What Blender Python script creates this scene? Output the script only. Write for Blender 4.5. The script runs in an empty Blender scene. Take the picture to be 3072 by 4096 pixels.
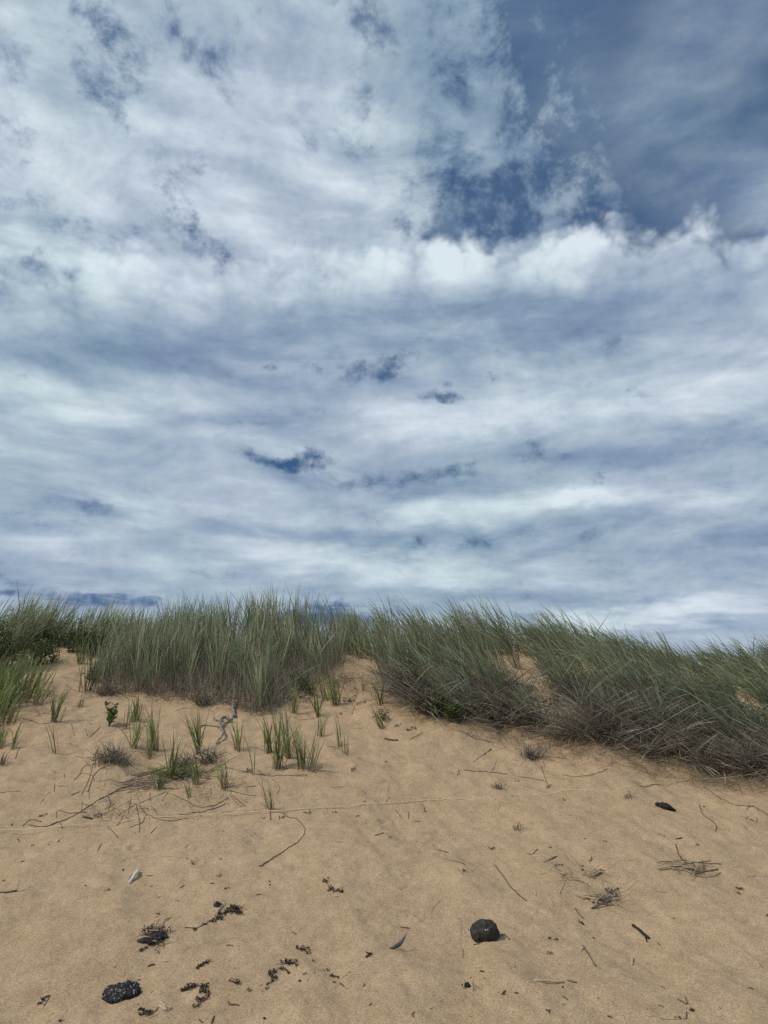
import bpy, bmesh, math, random
import numpy as np
from mathutils import Vector, Matrix, Euler

rng = np.random.default_rng(11)
random.seed(11)
scn = bpy.context.scene
COL = scn.collection
R = math.radians

# ------------------------------------------------------------------ camera
CAM_H, PITCH, FPX = 1.6, R(12.6), 2048 / math.tan(R(35))
cam = bpy.data.cameras.new('camera')
cam.sensor_fit = 'VERTICAL'; cam.sensor_height = 36.0
cam.lens = 18.0 / math.tan(R(35)); cam.clip_start = 0.05; cam.clip_end = 5000
camo = bpy.data.objects.new('camera', cam); COL.objects.link(camo)
camo.location = (0, 0, CAM_H); camo.rotation_euler = (R(90) + PITCH, 0, 0)
scn.camera = camo

def ray(sx, sy):
    """world direction seen at photograph pixel (3072 x 4096)"""
    u, v = (sx - 1536) / FPX, (2048 - sy) / FPX
    d = np.array([u, math.cos(PITCH) - v * math.sin(PITCH), math.sin(PITCH) + v * math.cos(PITCH)])
    return d / np.linalg.norm(d)

# ------------------------------------------------------------------ world: sky and cloud layers
SUN_AZ, SUN_EL = R(-110), R(50)          # azimuth from +Y towards +X
W = bpy.data.worlds.new('World'); scn.world = W; W.use_nodes = True
nt = W.node_tree; nt.nodes.clear()
def N(t, **k):
    n = nt.nodes.new(t)
    for a, b in k.items(): setattr(n, a, b)
    return n
def L(a, b): nt.links.new(a, b)
def put(sock, v):
    if isinstance(v, bpy.types.NodeSocket): L(v, sock)
    else: sock.default_value = v
def M(op, a, b=0.0, c=0.0, clamp=False):
    n = N('ShaderNodeMath', operation=op, use_clamp=clamp)
    put(n.inputs[0], a); put(n.inputs[1], b); put(n.inputs[2], c)
    return n.outputs[0]
def VM(op, a, b=None, s=None):
    n = N('ShaderNodeVectorMath', operation=op)
    put(n.inputs[0], a)
    if b is not None: put(n.inputs[1], b)
    if s is not None: put(n.inputs['Scale'], s)
    return n.outputs['Value'] if op in ('DOT_PRODUCT', 'LENGTH') else n.outputs['Vector']
def SS(v, lo, hi, a=0.0, b=1.0):
    n = N('ShaderNodeMapRange', interpolation_type='SMOOTHSTEP')
    put(n.inputs[0], v)
    for i, x in enumerate((lo, hi, a, b)): n.inputs[i + 1].default_value = x
    return n.outputs[0]
def NOISE(vec, scale, detail=6, rough=.55, lac=2.0, dist=0.0, color=False, dim='3D'):
    n = N('ShaderNodeTexNoise', noise_dimensions=dim); L(vec, n.inputs['Vector'])
    n.inputs['Scale'].default_value = scale; n.inputs['Detail'].default_value = detail
    n.inputs['Roughness'].default_value = rough; n.inputs['Lacunarity'].default_value = lac
    n.inputs['Distortion'].default_value = dist
    return n.outputs['Color' if color else 'Fac']
def MIXC(f, a, b, blend='MIX'):
    n = N('ShaderNodeMix', data_type='RGBA', blend_type=blend)
    put(n.inputs[0], f); put(n.inputs[6], a); put(n.inputs[7], b)
    return n.outputs[2]
def XYZ(x, y, z):
    n = N('ShaderNodeCombineXYZ'); put(n.inputs[0], x); put(n.inputs[1], y); put(n.inputs[2], z)
    return n.outputs[0]

tc = N('ShaderNodeTexCoord'); D = VM('NORMALIZE', tc.outputs['Generated'])
sep = N('ShaderNodeSeparateXYZ'); L(D, sep.inputs[0])
zc = M('MAXIMUM', sep.outputs[2], 0.0)
inv = M('DIVIDE', 1.0, M('ADD', zc, 0.13))
Q = XYZ(M('MULTIPLY', sep.outputs[0], inv), M('MULTIPLY', sep.outputs[1], inv), 0.0)   # cloud-deck coordinates
# domain warp shared by all layout masks
wn = NOISE(Q, 2.6, 4, .6, color=True)
warp = VM('MULTIPLY', VM('SUBTRACT', wn, (.5, .5, .5)), (.075, .05, .055))
wn2 = NOISE(D, 16.0, 5, .6, color=True)
warp = VM('ADD', warp, VM('MULTIPLY', VM('SUBTRACT', wn2, (.5, .5, .5)), (.035, .035, .028)))
DW = VM('ADD', D, warp)

DS = VM('ADD', D, VM('SCALE', warp, s=.22))
def blob(cx, cy, rx, ry, rot=0.0, soft=1.75, vec=None):
    """soft elliptical region of the sky round the direction of photograph pixel (1659-wide scale)"""
    k = 3072 / 1659
    d = ray(cx * k, cy * k)
    fwd = Vector(d); right = fwd.cross(Vector((0, 0, 1))).normalized(); up = right.cross(fwd)
    c2 = 1.0 / (1 + ((cx * k - 1536) / FPX) ** 2 + ((cy * k - 2048) / FPX) ** 2)
    rx, ry = rx * k / FPX * math.sqrt(c2), ry * k / FPX * c2
    a = R(rot)
    r2, u2 = right * math.cos(a) + up * math.sin(a), up * math.cos(a) - right * math.sin(a)
    m = Matrix((r2, u2, fwd)).transposed()
    n = N('ShaderNodeMapping', vector_type='TEXTURE'); L(vec or DW, n.inputs[0])
    n.inputs['Location'].default_value = d; n.inputs['Rotation'].default_value = m.to_euler('XYZ')
    n.inputs['Scale'].default_value = (rx * soft, ry * soft, .9)
    g = N('ShaderNodeTexGradient', gradient_type='SPHERICAL'); L(n.outputs[0], g.inputs[0])
    return SS(g.outputs['Fac'], 0.0, .85)
def blobs(spec, vec=None):
    acc = None
    for s in spec:
        amt = s[-1]; b = M('MULTIPLY', blob(*s[:-1], vec=vec), amt)
        acc = b if acc is None else M('ADD', acc, b)
    return acc

# cumulus bank: everything below one great circle that rises a little to the right
k_ = 3072 / 1659
nA = np.cross(ray(0, 560 * k_), ray(3072, 478 * k_)); nA /= np.linalg.norm(nA)
if nA[2] > 0: nA = -nA
sdist = VM('DOT_PRODUCT', D, tuple(nA))
def billow(vec, scale):
    """puffy cauliflower relief: summed |noise| octaves, ~0 at the creases"""
    acc = None
    for i in range(4):
        v = M('MULTIPLY', M('ABSOLUTE', M('SUBTRACT', NOISE(vec, scale * 2.1 ** i, 0), .5)), 1.6 * .55 ** i)
        acc = v if acc is None else M('ADD', acc, v)
    return M('SUBTRACT', .75, acc)
bl = billow(VM('ADD', D, VM('SCALE', warp, s=.35)), 9.0)
edge = M('ADD', sdist, M('MULTIPLY', M('SUBTRACT', .36, bl), .10))
edge = M('ADD', edge, M('MULTIPLY', M('SUBTRACT', NOISE(D, 30, 5, .6), .5), .03))
bank = SS(edge, -.016, .026)
f3 = NOISE(D, 12.0, 7, .66, dist=.2)
D4 = VM('MULTIPLY', D, (1.0, 1.0, 2.9))
f4 = NOISE(D4, 5.2, 8, .60, dist=.3)
emb4 = M('SUBTRACT', f4, NOISE(VM('ADD', D4, (.012, 0.0, .05)), 5.2, 8, .60, dist=.3))      # lit tops, shaded undersides
f5 = NOISE(D, 27.0, 5, .62)

f1 = NOISE(Q, 3.4, 9, .58, dist=.35)
f2 = NOISE(VM('MULTIPLY', Q, (1.0, 1.7, 1.0)), 1.7, 4, .5, dist=.25)
f1s = NOISE(VM('ADD', Q, (-.045, .02, 0)), 3.4, 9, .58, dist=.35)
emb = M('SUBTRACT', f1, f1s)
fs = NOISE(VM('MULTIPLY', D, (3.0, 3.0, 13.0)), 2.0, 4, .5, dist=.2)       # flat far streaks

deep = SS(sdist, .03, .125)                        # bright rim -> grey underside
# --- upper broken layer (above the bank)
upper_bias = blobs([
    (1560, 340, 300, 220, 25, -.80), (1650, 120, 240, 330, 0, -.80), (1250, 465, 230, 45, 8, -.42), (1120, 330, 240, 180, 30, .10), (1230, 180, 90, 160, 10, .10),
    (940, 390, 70, 50, 30, -.18), (1240, 290, 50, 110, 20, -.25), (960, 505, 100, 28, 10, -.36), (1150, 100, 60, 140, 10, -.20),
    (250, 110, 120, 20, -55, -.32), (60, 185, 110, 28, -25, -.24), (320, 280, 90, 36, -20, -.10),
    (505, 160, 28, 66, -30, -.15), (455, 268, 30, 24, 0, -.16), (330, 352, 26, 40, 40, -.10),
    (640, 500, 80, 26, 25, -.20), (450, 510, 50, 30, -20, -.22), (790, 200, 60, 60, 0, -.10),
    (700, 60, 300, 200, 0, .16), (300, 430, 380, 110, 0, .20), (1150, 220, 120, 120, 30, .12),
    (870, 460, 75, 55, 0, .26), (100, 40, 200, 60, -20, .08)])
cir = blobs([(1545, 60, 250, 26, 36, .66), (1380, 200, 170, 40, 34, .24), (1640, 400, 60, 22, 40, .36),
             (1290, 340, 130, 50, 25, .22)], DS)
cov_u = M('ADD', M('MULTIPLY_ADD', M('SUBTRACT', f1, .5), 1.5, .77), upper_bias)
cov_u = M('ADD', cov_u, M('MULTIPLY', M('SUBTRACT', f3, .5), 2.9))
al_u = M('MAXIMUM', SS(cov_u, .10, .90, 0, .96), M('MULTIPLY', cir, SS(f2, .30, .68, .45, 1.0)))
wsp = SS(M('MULTIPLY_ADD', f3, .62, M('MULTIPLY', f5, .38)), .43, .60, .10, .80)
al_u = M('MAXIMUM', al_u, M('MULTIPLY', wsp, M('ADD', blob(1110, 210, 150, 190, 20), M('MULTIPLY', blob(1000, 400, 130, 90, 0), .7), clamp=True)))
br_u = M('ADD', M('MULTIPLY_ADD', M('SUBTRACT', f2, .5), .60, .42), M('MULTIPLY', emb, 1.5))
br_u = M('ADD', br_u, M('MULTIPLY', M('SUBTRACT', f3, .5), .36))
br_u = M('ADD', br_u, M('MULTIPLY', emb4, .8))
br_u = M('ADD', br_u, blobs([(120, 110, 220, 130, -20, .14), (260, 470, 300, 90, 0, .20), (430, 330, 160, 60, -10, .10),
                             (860, 480, 90, 60, 0, .30), (1000, 200, 260, 240, 0, -.10), (650, 330, 190, 80, 0, .14),
                             (300, 600, 300, 60, 0, .10), (720, 120, 120, 100, 0, .10)]))

# --- the bank and the deck under it
deck_hole = blobs([
    (665, 1000, 64, 22, -6, -.80), (545, 990, 60, 18, 0, -.62), (960, 846, 48, 12, 0, -.85), (1370, 848, 36, 9, 12, -.66),
    (1305, 728, 30, 18, 0, -.44), (580, 798, 30, 9, 0, -.52), (665, 798, 46, 11, 0, -.46), (760, 800, 95, 13, 8, -.34),
    (870, 780, 46, 14, 12, -.44), (1085, 790, 38, 15, 20, -.42), (860, 1040, 160, 20, 6, -.40), (1000, 1030, 70, 12, 0, -.30),
    (1290, 1035, 30, 12, 20, -.26), (1000, 1170, 170, 16, 0, -.34), (560, 1330, 360, 26, -3, -.42), (700, 1345, 140, 24, 0, -.34), (180, 1290, 230, 14, -2, -.34),
    (60, 1250, 160, 12, -3, -.22), (905, 518, 36, 9, 10, -.4)])
cov_d = M('ADD', M('MULTIPLY_ADD', M('SUBTRACT', f1, .5), .7, 1.0), M('MULTIPLY', deck_hole, .90))
cov_d = M('ADD', cov_d, M('MULTIPLY', M('SUBTRACT', f4, .5), .9))
cov_d = M('ADD', cov_d, M('MULTIPLY', M('SUBTRACT', f3, .5), M('MULTIPLY', deep, 1.0)))
cov_d = M('ADD', cov_d, M('MULTIPLY', M('SUBTRACT', f5, .5), M('MULTIPLY', deep, 1.5)))
al_d = SS(cov_d, .06, .80, 0, 1.0)
rim = M('MULTIPLY_ADD', deep, -.48, .97)
tex = M('MULTIPLY_ADD', M('SUBTRACT', f2, .5), M('MULTIPLY_ADD', deep, .16, .25), 0.0)
tex2 = M('MULTIPLY', M('SUBTRACT', fs, .5), M('MULTIPLY', deep, .20))
br_d = M('ADD', M('ADD', M('ADD', rim, M('MULTIPLY', emb4, .85)), M('MULTIPLY', M('SUBTRACT', f4, .5), M('MULTIPLY_ADD', deep, .38, .12))), M('ADD', tex, tex2))
br_d = M('ADD', br_d, M('MULTIPLY', M('SUBTRACT', f3, .5), M('MULTIPLY', deep, .26)))
br_d = M('ADD', br_d, M('MULTIPLY', M('SUBTRACT', .36, bl), M('MULTIPLY_ADD', deep, -.7, .75)))
br_d = M('ADD', br_d, blobs([
    (830, 690, 900, 40, 0, -.08), (150, 685, 480, 60, -4, -.22), (1000, 690, 700, 50, 0, -.15), (1480, 650, 420, 75, 6, -.30), (1550, 1200, 260, 80, 0, -.10),
    (880, 908, 240, 40, 0, .34), (130, 852, 150, 34, -8, .24), (420, 850, 120, 34, -12, .20), (1580, 840, 130, 36, 8, .26),
    (1260, 905, 190, 28, 4, .20), (1350, 790, 200, 50, 12, .18), (1090, 800, 70, 40, 0, .18), (1550, 720, 180, 60, 15, .14),
    (560, 870, 420, 40, -20, -.12), (500, 1070, 260, 60, 8, .16), (150, 960, 260, 70, -10, .10), (1250, 1085, 120, 20, 0, .26),
    (1000, 1110, 300, 26, 4, .24), (620, 1200, 360, 26, -4, .22), (200, 1195, 230, 22, -8, .18), (960, 1240, 330, 28, 0, .20),
    (1380, 1330, 190, 26, 4, .36), (1500, 1260, 260, 60, 5, .10), (1350, 1170, 260, 30, 6, -.06), (820, 1060, 420, 40, 0, -.16),
    (900, 1165, 260, 24, 0, -.16), (350, 1130, 300, 26, 0, -.10), (1480, 1040, 260, 44, 0, .10), (700, 700, 120, 30, 0, .06), (1560, 1400, 200, 26, 0, -.06)]))

hue = NOISE(D, 4.0, 3, .5)
def cloud_col(b):
    n = N('ShaderNodeValToRGB'); L(b, n.inputs[0])
    e = n.color_ramp.elements
    e[0].position = 0.0; e[0].color = (.150, .225, .355, 1)
    e[1].position = 1.0; e[1].color = (.70, .795, .850, 1)
    x = e.new(.30); x.color = (.255, .348, .468, 1)
    x = e.new(.60); x.color = (.420, .515, .605, 1)
    c = n.outputs[0]
    return MIXC(SS(hue, .38, .64), MIXC(1.0, c, (.985, 1.012, 1.0, 1), 'MULTIPLY'), MIXC(1.0, c, (1.01, .99, 1.02, 1), 'MULTIPLY'))
sky = N('ShaderNodeTexSky', sky_type='NISHITA'); sky.sun_disc = False
sky.sun_elevation = SUN_EL; sky.sun_rotation = SUN_AZ; sky.altitude = 0; sky.air_density = 1.0; sky.dust_density = .6; sky.ozone_density = 2.0
L(VM('NORMALIZE', VM('ADD', VM('MULTIPLY', D, (.6, .6, .6)), (0, .06, .46))), sky.inputs['Vector'])
SKY = .10
skyc = MIXC(1.0, sky.outputs[0], (.50, .71, .83, 1), 'MULTIPLY')
def scaled(c): return VM('SCALE', c, s=1 / SKY)
cu = MIXC(al_u, skyc, scaled(cloud_col(br_u)))
cd = MIXC(al_d, skyc, scaled(cloud_col(br_d)))
final = MIXC(bank, cu, cd)
bg = N('ShaderNodeBackground'); L(final, bg.inputs[0]); bg.inputs[1].default_value = SKY
W.cycles.sampling_method = 'MANUAL'; W.cycles.sample_map_resolution = 128
wo = N('ShaderNodeOutputWorld'); L(bg.outputs[0], wo.inputs[0])

sun = bpy.data.lights.new('sun', 'SUN'); sun.energy = 2.3; sun.angle = R(12); sun.color = (1.0, .93, .82)
suno = bpy.data.objects.new('sun', sun); COL.objects.link(suno)
sd = Vector((math.sin(SUN_AZ) * math.cos(SUN_EL), math.cos(SUN_AZ) * math.cos(SUN_EL), math.sin(SUN_EL)))
suno.rotation_euler = sd.to_track_quat('Z', 'Y').to_euler(); suno.location = sd * 30
vs = scn.view_settings
vs.view_transform = 'Standard'; vs.look = 'None'; vs.gamma = 1; vs.exposure = 0.0; vs.use_curve_mapping = False
scn.cycles.use_denoising = False; scn.cycles.max_bounces = 6

# ------------------------------------------------------------------ helpers
def tag(o, label=None, cat=None, group=None, kind=None):
    if label: o['label'] = label
    if cat: o['category'] = cat
    if group: o['group'] = group
    if kind: o['kind'] = kind
    return o
def link(name, me, parent=None):
    o = bpy.data.objects.new(name, me); COL.objects.link(o)
    if parent is not None: o.parent = parent
    return o
def empty(name, loc):
    o = bpy.data.objects.new(name, None); COL.objects.link(o); o.location = loc; o.empty_display_size = .05
    return o

_perm = np.random.default_rng(3).random((256, 256))
def vnoise(x, y):
    xi, yi = np.floor(x).astype(int), np.floor(y).astype(int)
    fx, fy = x - xi, y - yi
    fx, fy = fx * fx * (3 - 2 * fx), fy * fy * (3 - 2 * fy)
    g = lambda i, j: _perm[(xi + i) % 256, (yi + j) % 256]
    return (g(0, 0) * (1 - fx) + g(1, 0) * fx) * (1 - fy) + (g(0, 1) * (1 - fx) + g(1, 1) * fx) * fy - .5
def fbm(x, y, o=4, g=.5):
    s = 0; a = 1.0
    for i in range(o):
        s = s + a * vnoise(x + 17.3 * i, y + 9.1 * i); x, y, a = x * 2.03, y * 2.03, a * g
    return s

PY = [-3000, -60, 0, 3, 4.85, 6.5, 8, 9.5, 12, 13, 16, 25, 60, 3000]
PZ = [-1.5, -.9, -.10, -.02, .10, .36, .70, 1.25, 2.04, 2.14, 1.9, 1.3, .9, .8]
_yy = np.linspace(-4, 30, 1400); _zz = np.interp(_yy, PY, PZ)
_k = np.hanning(61); _k /= _k.sum()
_zz = np.convolve(np.pad(_zz, 30, mode='edge'), _k, 'valid')
CX, CS = [-60, -8, -5, -3, 0, 2, 3.2, 5, 7, 60], [1.0, 1.02, 1.03, 1.0, .97, .97, .93, .72, .68, .8]
dents = []
def hbase(x, y):
    z = np.where((y > -3.9) & (y < 29.9), np.interp(y, _yy, _zz), np.interp(y, PY, PZ))
    c = np.interp(x, CX, CS)
    z = np.where(z > .7, .7 + (z - .7) * c, z)
    near = np.clip((40 - np.abs(y)) / 20, 0, 1) * np.clip((40 - np.abs(x)) / 20, 0, 1)
    slope = np.clip((y - 5.0) / 3, 0.5, 1)
    z = z + near * (.16 * slope * fbm(x * .55 + 3, y * .5, 3) + 0.072 * slope * fbm(x * 2.1, y * 1.7 + 5, 3))
    # runnels and soft wind ridges that slant down the slope
    z = z + near * .034 * fbm((x + .35 * y) * 3.2, (y - .5 * x) * .9 + 40, 3)
    return z
def hfield(x, y, fine=True):
    x, y = np.asarray(x, float), np.asarray(y, float)
    z = hbase(x, y)
    if fine:
        near = np.clip((14 - y) / 5, 0, 1) * np.clip((y - 1.5), 0, 1) * np.clip(10 - np.abs(x), 0, 1)
        z = z + near * (.010 * fbm(x * 9 + y * 2, y * 7, 3, .6) + .0050 * fbm(x * 31 + 5, y * 24, 2, .7))
        for (dx, dy, rx, ry, dep) in dents:
            q = ((x - dx) / rx) ** 2 + ((y - dy) / ry) ** 2
            z = z - dep * np.exp(-q * 1.2) + .35 * dep * np.exp(-((np.sqrt(q) - 1.7) ** 2) * 3)
    return z
_marY = np.concatenate([np.linspace(2.5, 14, 1600), np.linspace(14.05, 40, 200)])
def gpt(sx, sy, fine=False):
    """where the sight line of photograph pixel (sx, sy) meets the sand"""
    d = ray(sx, sy); t = _marY / d[1]
    X, Z = d[0] * t, CAM_H + d[2] * t
    f = Z - hfield(X, _marY, fine)
    i = np.argmax(f < 0)
    if f[i] >= 0: i = len(f) - 1
    a = f[i - 1] / (f[i - 1] - f[i]) if i > 0 else 0
    y = _marY[i - 1] + a * (_marY[i] - _marY[i - 1]) if i > 0 else _marY[0]
    x = d[0] / d[1] * y
    return np.array([x, y, float(hfield(x, y, True))])
CROP = {'A1': (0, 2330), 'A2': (1024, 2330), 'A3': (2048, 2330), 'B1': (0, 3000), 'B2': (1024, 3000), 'B3': (2048, 3000),
        'D1': (0, 3496), 'D2': (1024, 3496), 'D3': (2048, 3496)}
def P(c, x, y):
    ox, oy = CROP[c]
    return gpt(ox + x / 1.62, oy + y / 1.62)
def PD(x, y): return gpt(x * k_, y * k_)

# ------------------------------------------------------------------ materials
def mat(name):
    m = bpy.data.materials.new(name); m.use_nodes = True
    return m, m.node_tree.nodes, m.node_tree.links, m.node_tree.nodes['Principled BSDF']
def simple(name, c1, c2, scale=40, rough=.85, bump=.3, bscale=120, spec=.2, detail=5):
    m, ns, ls, b = mat(name)
    t = ns.new('ShaderNodeTexCoord'); n = ns.new('ShaderNodeTexNoise'); ls.new(t.outputs['Object'], n.inputs['Vector'])
    n.inputs['Scale'].default_value = scale; n.inputs['Detail'].default_value = detail; n.inputs['Roughness'].default_value = .65
    r = ns.new('ShaderNodeValToRGB'); ls.new(n.outputs['Fac'], r.inputs[0])
    r.color_ramp.elements[0].position = .32; r.color_ramp.elements[1].position = .68
    r.color_ramp.elements[0].color = (*c1, 1); r.color_ramp.elements[1].color = (*c2, 1)
    ls.new(r.outputs[0], b.inputs['Base Color'])
    b.inputs['Roughness'].default_value = rough; b.inputs['Specular IOR Level'].default_value = spec
    n2 = ns.new('ShaderNodeTexNoise'); ls.new(t.outputs['Object'], n2.inputs['Vector']); n2.inputs['Scale'].default_value = bscale
    bp = ns.new('ShaderNodeBump'); bp.inputs['Strength'].default_value = bump; bp.inputs['Distance'].default_value = .004
    ls.new(n2.outputs['Fac'], bp.inputs['Height']); ls.new(bp.outputs[0], b.inputs['Normal'])
    return m

def sand_material():
    m, ns, ls, b = mat('sand')
    t = ns.new('ShaderNodeTexCoord')
    def noise(s, d=4, r=.6, vec=None):
        n = ns.new('ShaderNodeTexNoise'); ls.new(vec or t.outputs['Object'], n.inputs['Vector'])
        n.inputs['Scale'].default_value = s; n.inputs['Detail'].default_value = d; n.inputs['Roughness'].default_value = r
        return n.outputs['Fac']
    def ramp(v, a, b_, ca, cb):
        r = ns.new('ShaderNodeValToRGB'); ls.new(v, r.inputs[0])
        r.color_ramp.elements[0].position = a; r.color_ramp.elements[1].position = b_
        r.color_ramp.elements[0].color = (*ca, 1); r.color_ramp.elements[1].color = (*cb, 1)
        return r.outputs[0]
    def mul(a, c):
        x = ns.new('ShaderNodeMix'); x.data_type = 'RGBA'; x.blend_type = 'MULTIPLY'; x.inputs[0].default_value = 1
        ls.new(a, x.inputs[6]); ls.new(c, x.inputs[7]); return x.outputs[2]
    c = ramp(noise(1.1, 5, .6), .3, .7, (.530, .380, .230), (.590, .428, .265))
    c = mul(c, ramp(noise(6.5, 6, .65), .32, .62, (.83, .82, .81), (1.03, 1.03, 1.03)))      # drifted darker grains
    c = mul(c, ramp(noise(95, 3, .7), .36, .58, (.70, .68, .66), (1.08, 1.08, 1.08)))          # grain mottle
    c = mul(c, ramp(noise(330, 2, .7), .36, .52, (.55, .53, .51), (1.07, 1.07, 1.07)))         # single grains
    v = ns.new('ShaderNodeTexVoronoi'); ls.new(t.outputs['Object'], v.inputs['Vector']); v.inputs['Scale'].default_value = 55
    c = mul(c, ramp(v.outputs['Distance'], .05, .11, (.55, .50, .45), (1, 1, 1)))              # scattered dark bits
    ls.new(c, b.inputs['Base Color'])
    b.inputs['Roughness'].default_value = .95; b.inputs['Specular IOR Level'].default_value = .12
    b1 = ns.new('ShaderNodeBump'); b1.inputs['Strength'].default_value = .55; b1.inputs['Distance'].default_value = .012
    ls.new(noise(48, 5, .7), b1.inputs['Height'])
    b2 = ns.new('ShaderNodeBump'); b2.inputs['Strength'].default_value = .5; b2.inputs['Distance'].default_value = .004
    ls.new(noise(240, 2, .7), b2.inputs['Height']); ls.new(b1.outputs[0], b2.inputs['Normal'])
    ls.new(b2.outputs[0], b.inputs['Normal'])
    return m

def blade_material(name, stops, dry_c, rough=.55, transl=.35):
    """colour along the blade (t), varied per blade (r), mixed to dry by d; the attribute holds (t, r, d)"""
    m, ns, ls, b = mat(name)
    at = ns.new('ShaderNodeAttribute'); at.attribute_name = 'blade'
    s = ns.new('ShaderNodeSeparateColor'); ls.new(at.outputs['Color'], s.inputs[0])
    r = ns.new('ShaderNodeValToRGB'); ls.new(s.outputs[0], r.inputs[0])
    e = r.color_ramp.elements
    e[0].position, e[0].color = stops[0][0], (*stops[0][1], 1)
    e[1].position, e[1].color = stops[-1][0], (*stops[-1][1], 1)
    for p, c in stops[1:-1]: x = e.new(p); x.color = (*c, 1)
    hs = ns.new('ShaderNodeHueSaturation'); ls.new(r.outputs[0], hs.inputs['Color'])
    mr = ns.new('ShaderNodeMapRange'); ls.new(s.outputs[1], mr.inputs[0]); mr.inputs[3].default_value = .455; mr.inputs[4].default_value = .53
    ls.new(mr.outputs[0], hs.inputs['Hue'])
    mv = ns.new('ShaderNodeMath'); mv.operation = 'FRACT'
    mm = ns.new('ShaderNodeMath'); mm.operation = 'MULTIPLY'; ls.new(s.outputs[1], mm.inputs[0]); mm.inputs[1].default_value = 7.31
    ls.new(mm.outputs[0], mv.inputs[0])
    m2 = ns.new('ShaderNodeMapRange'); ls.new(mv.outputs[0], m2.inputs[0]); m2.inputs[3].default_value = .50; m2.inputs[4].default_value = 1.60
    ls.new(m2.outputs[0], hs.inputs['Value'])
    dr = ns.new('ShaderNodeHueSaturation'); dr.inputs['Color'].default_value = (*dry_c, 1); ls.new(m2.outputs[0], dr.inputs['Value'])
    mx = ns.new('ShaderNodeMix'); mx.data_type = 'RGBA'; ls.new(s.outputs[2], mx.inputs[0])
    ls.new(hs.outputs[0], mx.inputs[6]); ls.new(dr.outputs[0], mx.inputs[7])
    ls.new(mx.outputs[2], b.inputs['Base Color']); b.inputs['Roughness'].default_value = rough
    b.inputs['Specular IOR Level'].default_value = .3
    tr = ns.new('ShaderNodeBsdfTranslucent'); ls.new(mx.outputs[2], tr.inputs[0])
    ms = ns.new('ShaderNodeMixShader'); ms.inputs[0].default_value = transl
    ls.new(b.outputs[0], ms.inputs[1]); ls.new(tr.outputs[0], ms.inputs[2])
    ls.new(ms.outputs[0], ns['Material Output'].inputs['Surface'])
    return m

MAT = {
 'sand': sand_material(),
 'grass': blade_material('beach_grass', [(0, (.26, .21, .15)), (.15, (.195, .200, .105)), (.5, (.220, .262, .145)), (1, (.37, .39, .24))], (.26, .222, .172), transl=.22),
 'young': blade_material('young_grass', [(0, (.28, .21, .12)), (.2, (.18, .215, .075)), (.6, (.195, .260, .095)), (1, (.28, .32, .15))], (.30, .24, .17)),
 'thatch': blade_material('dry_grass', [(0, (.215, .185, .140)), (.5, (.320, .285, .220)), (1, (.41, .365, .285))], (.170, .142, .108), transl=.15),
 'leaf': blade_material('shrub_leaf', [(0, (.070, .105, .036)), (1, (.115, .165, .058))], (.19, .13, .06), rough=.4, transl=.25),
 'stem': simple('woody_stem', (.10, .075, .06), (.17, .135, .11), 60),
 'straw': simple('straw', (.36, .275, .17), (.54, .43, .28), 70, .7),
 'pale': simple('pale_straw', (.42, .33, .21), (.60, .50, .35), 70, .7),
 'twig': simple('brown_twig', (.075, .052, .038), (.17, .125, .09), 60, .85),
 'root': simple('grey_root', (.085, .065, .050), (.20, .155, .12), 60, .85),
 'drift': simple('driftwood', (.13, .125, .12), (.33, .31, .29), 30, .8, .5, 90),
 'weed': simple('dried_seaweed', (.018, .013, .012), (.055, .038, .030), 50, .6, .5, 150, .35),
 'black': simple('black_wood', (.016, .014, .015), (.045, .038, .036), 40, .75, .6, 90, .2),
 'stone': simple('dark_stone', (.014, .013, .013), (.085, .078, .068), 60, .85, 1.0, 90, .15, 8),
 'char': simple('charred_fleck', (.008, .007, .008), (.034, .030, .030), 40, .65, 1.0, 70, .25, 8),
 'fleck': simple('pale_fleck', (.34, .33, .33), (.56, .55, .54), 40, .6),
 'shell_blue': simple('mussel_shell', (.035, .055, .070), (.22, .26, .28), 60, .4, .4, 120, .4),
 'bone': simple('bleached_white', (.50, .48, .46), (.74, .72, .70), 50, .7, .4, 90),
 'white': simple('white_shell', (.66, .64, .60), (.80, .78, .74), 30, .5),
 'string': simple('string', (.66, .56, .36), (.80, .70, .47), 200, .8),
}

# ------------------------------------------------------------------ the sand sheet
for c, pts in {'B2': [(1105, 545, 22), (1140, 545, 22), (1172, 545, 24), (1158, 580, 20), (1172, 618, 24), (925, 628, 26), (875, 585, 14),
                      (935, 742, 16), (962, 742, 16), (945, 780, 26), (965, 822, 22), (950, 905, 22), (985, 908, 20), (830, 466, 34),
                      (1205, 700, 16), (1185, 720, 14), (1228, 728, 14), (1137, 718, 14), (668, 768, 10), (813, 770, 10), (375, 812, 20),
                      (670, 288, 16), (435, 168, 10), (480, 785, 18)],
               'D2': [(760, 282, 14), (718, 302, 14), (780, 300, 14), (835, 302, 14), (875, 316, 12), (950, 231, 14), (1085, 300, 24), (990, 275, 18),
                      (975, 318, 12), (1045, 268, 26), (795, 405, 20), (822, 207, 14), (832, 382, 16), (380, 128, 10), (960, 105, 24), (1200, 348, 10)],
               'D3': [(185, 245, 26), (228, 292, 18), (222, 332, 16), (133, 280, 14), (597, 280, 20), (155, 238, 12)],
               'B1': [(1280, 735, 40), (1230, 700, 24), (1340, 735, 24), (780, 640, 34), (860, 640, 34), (820, 720, 30)]}.items():
    for (x, y, r) in pts:
        p = P(c, x, y); w = r / 1.62 * np.hypot(p[1], CAM_H) / FPX
        dents.append((p[0], p[1], w * .75, w * .62, min(.016, .42 * w)))
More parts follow.
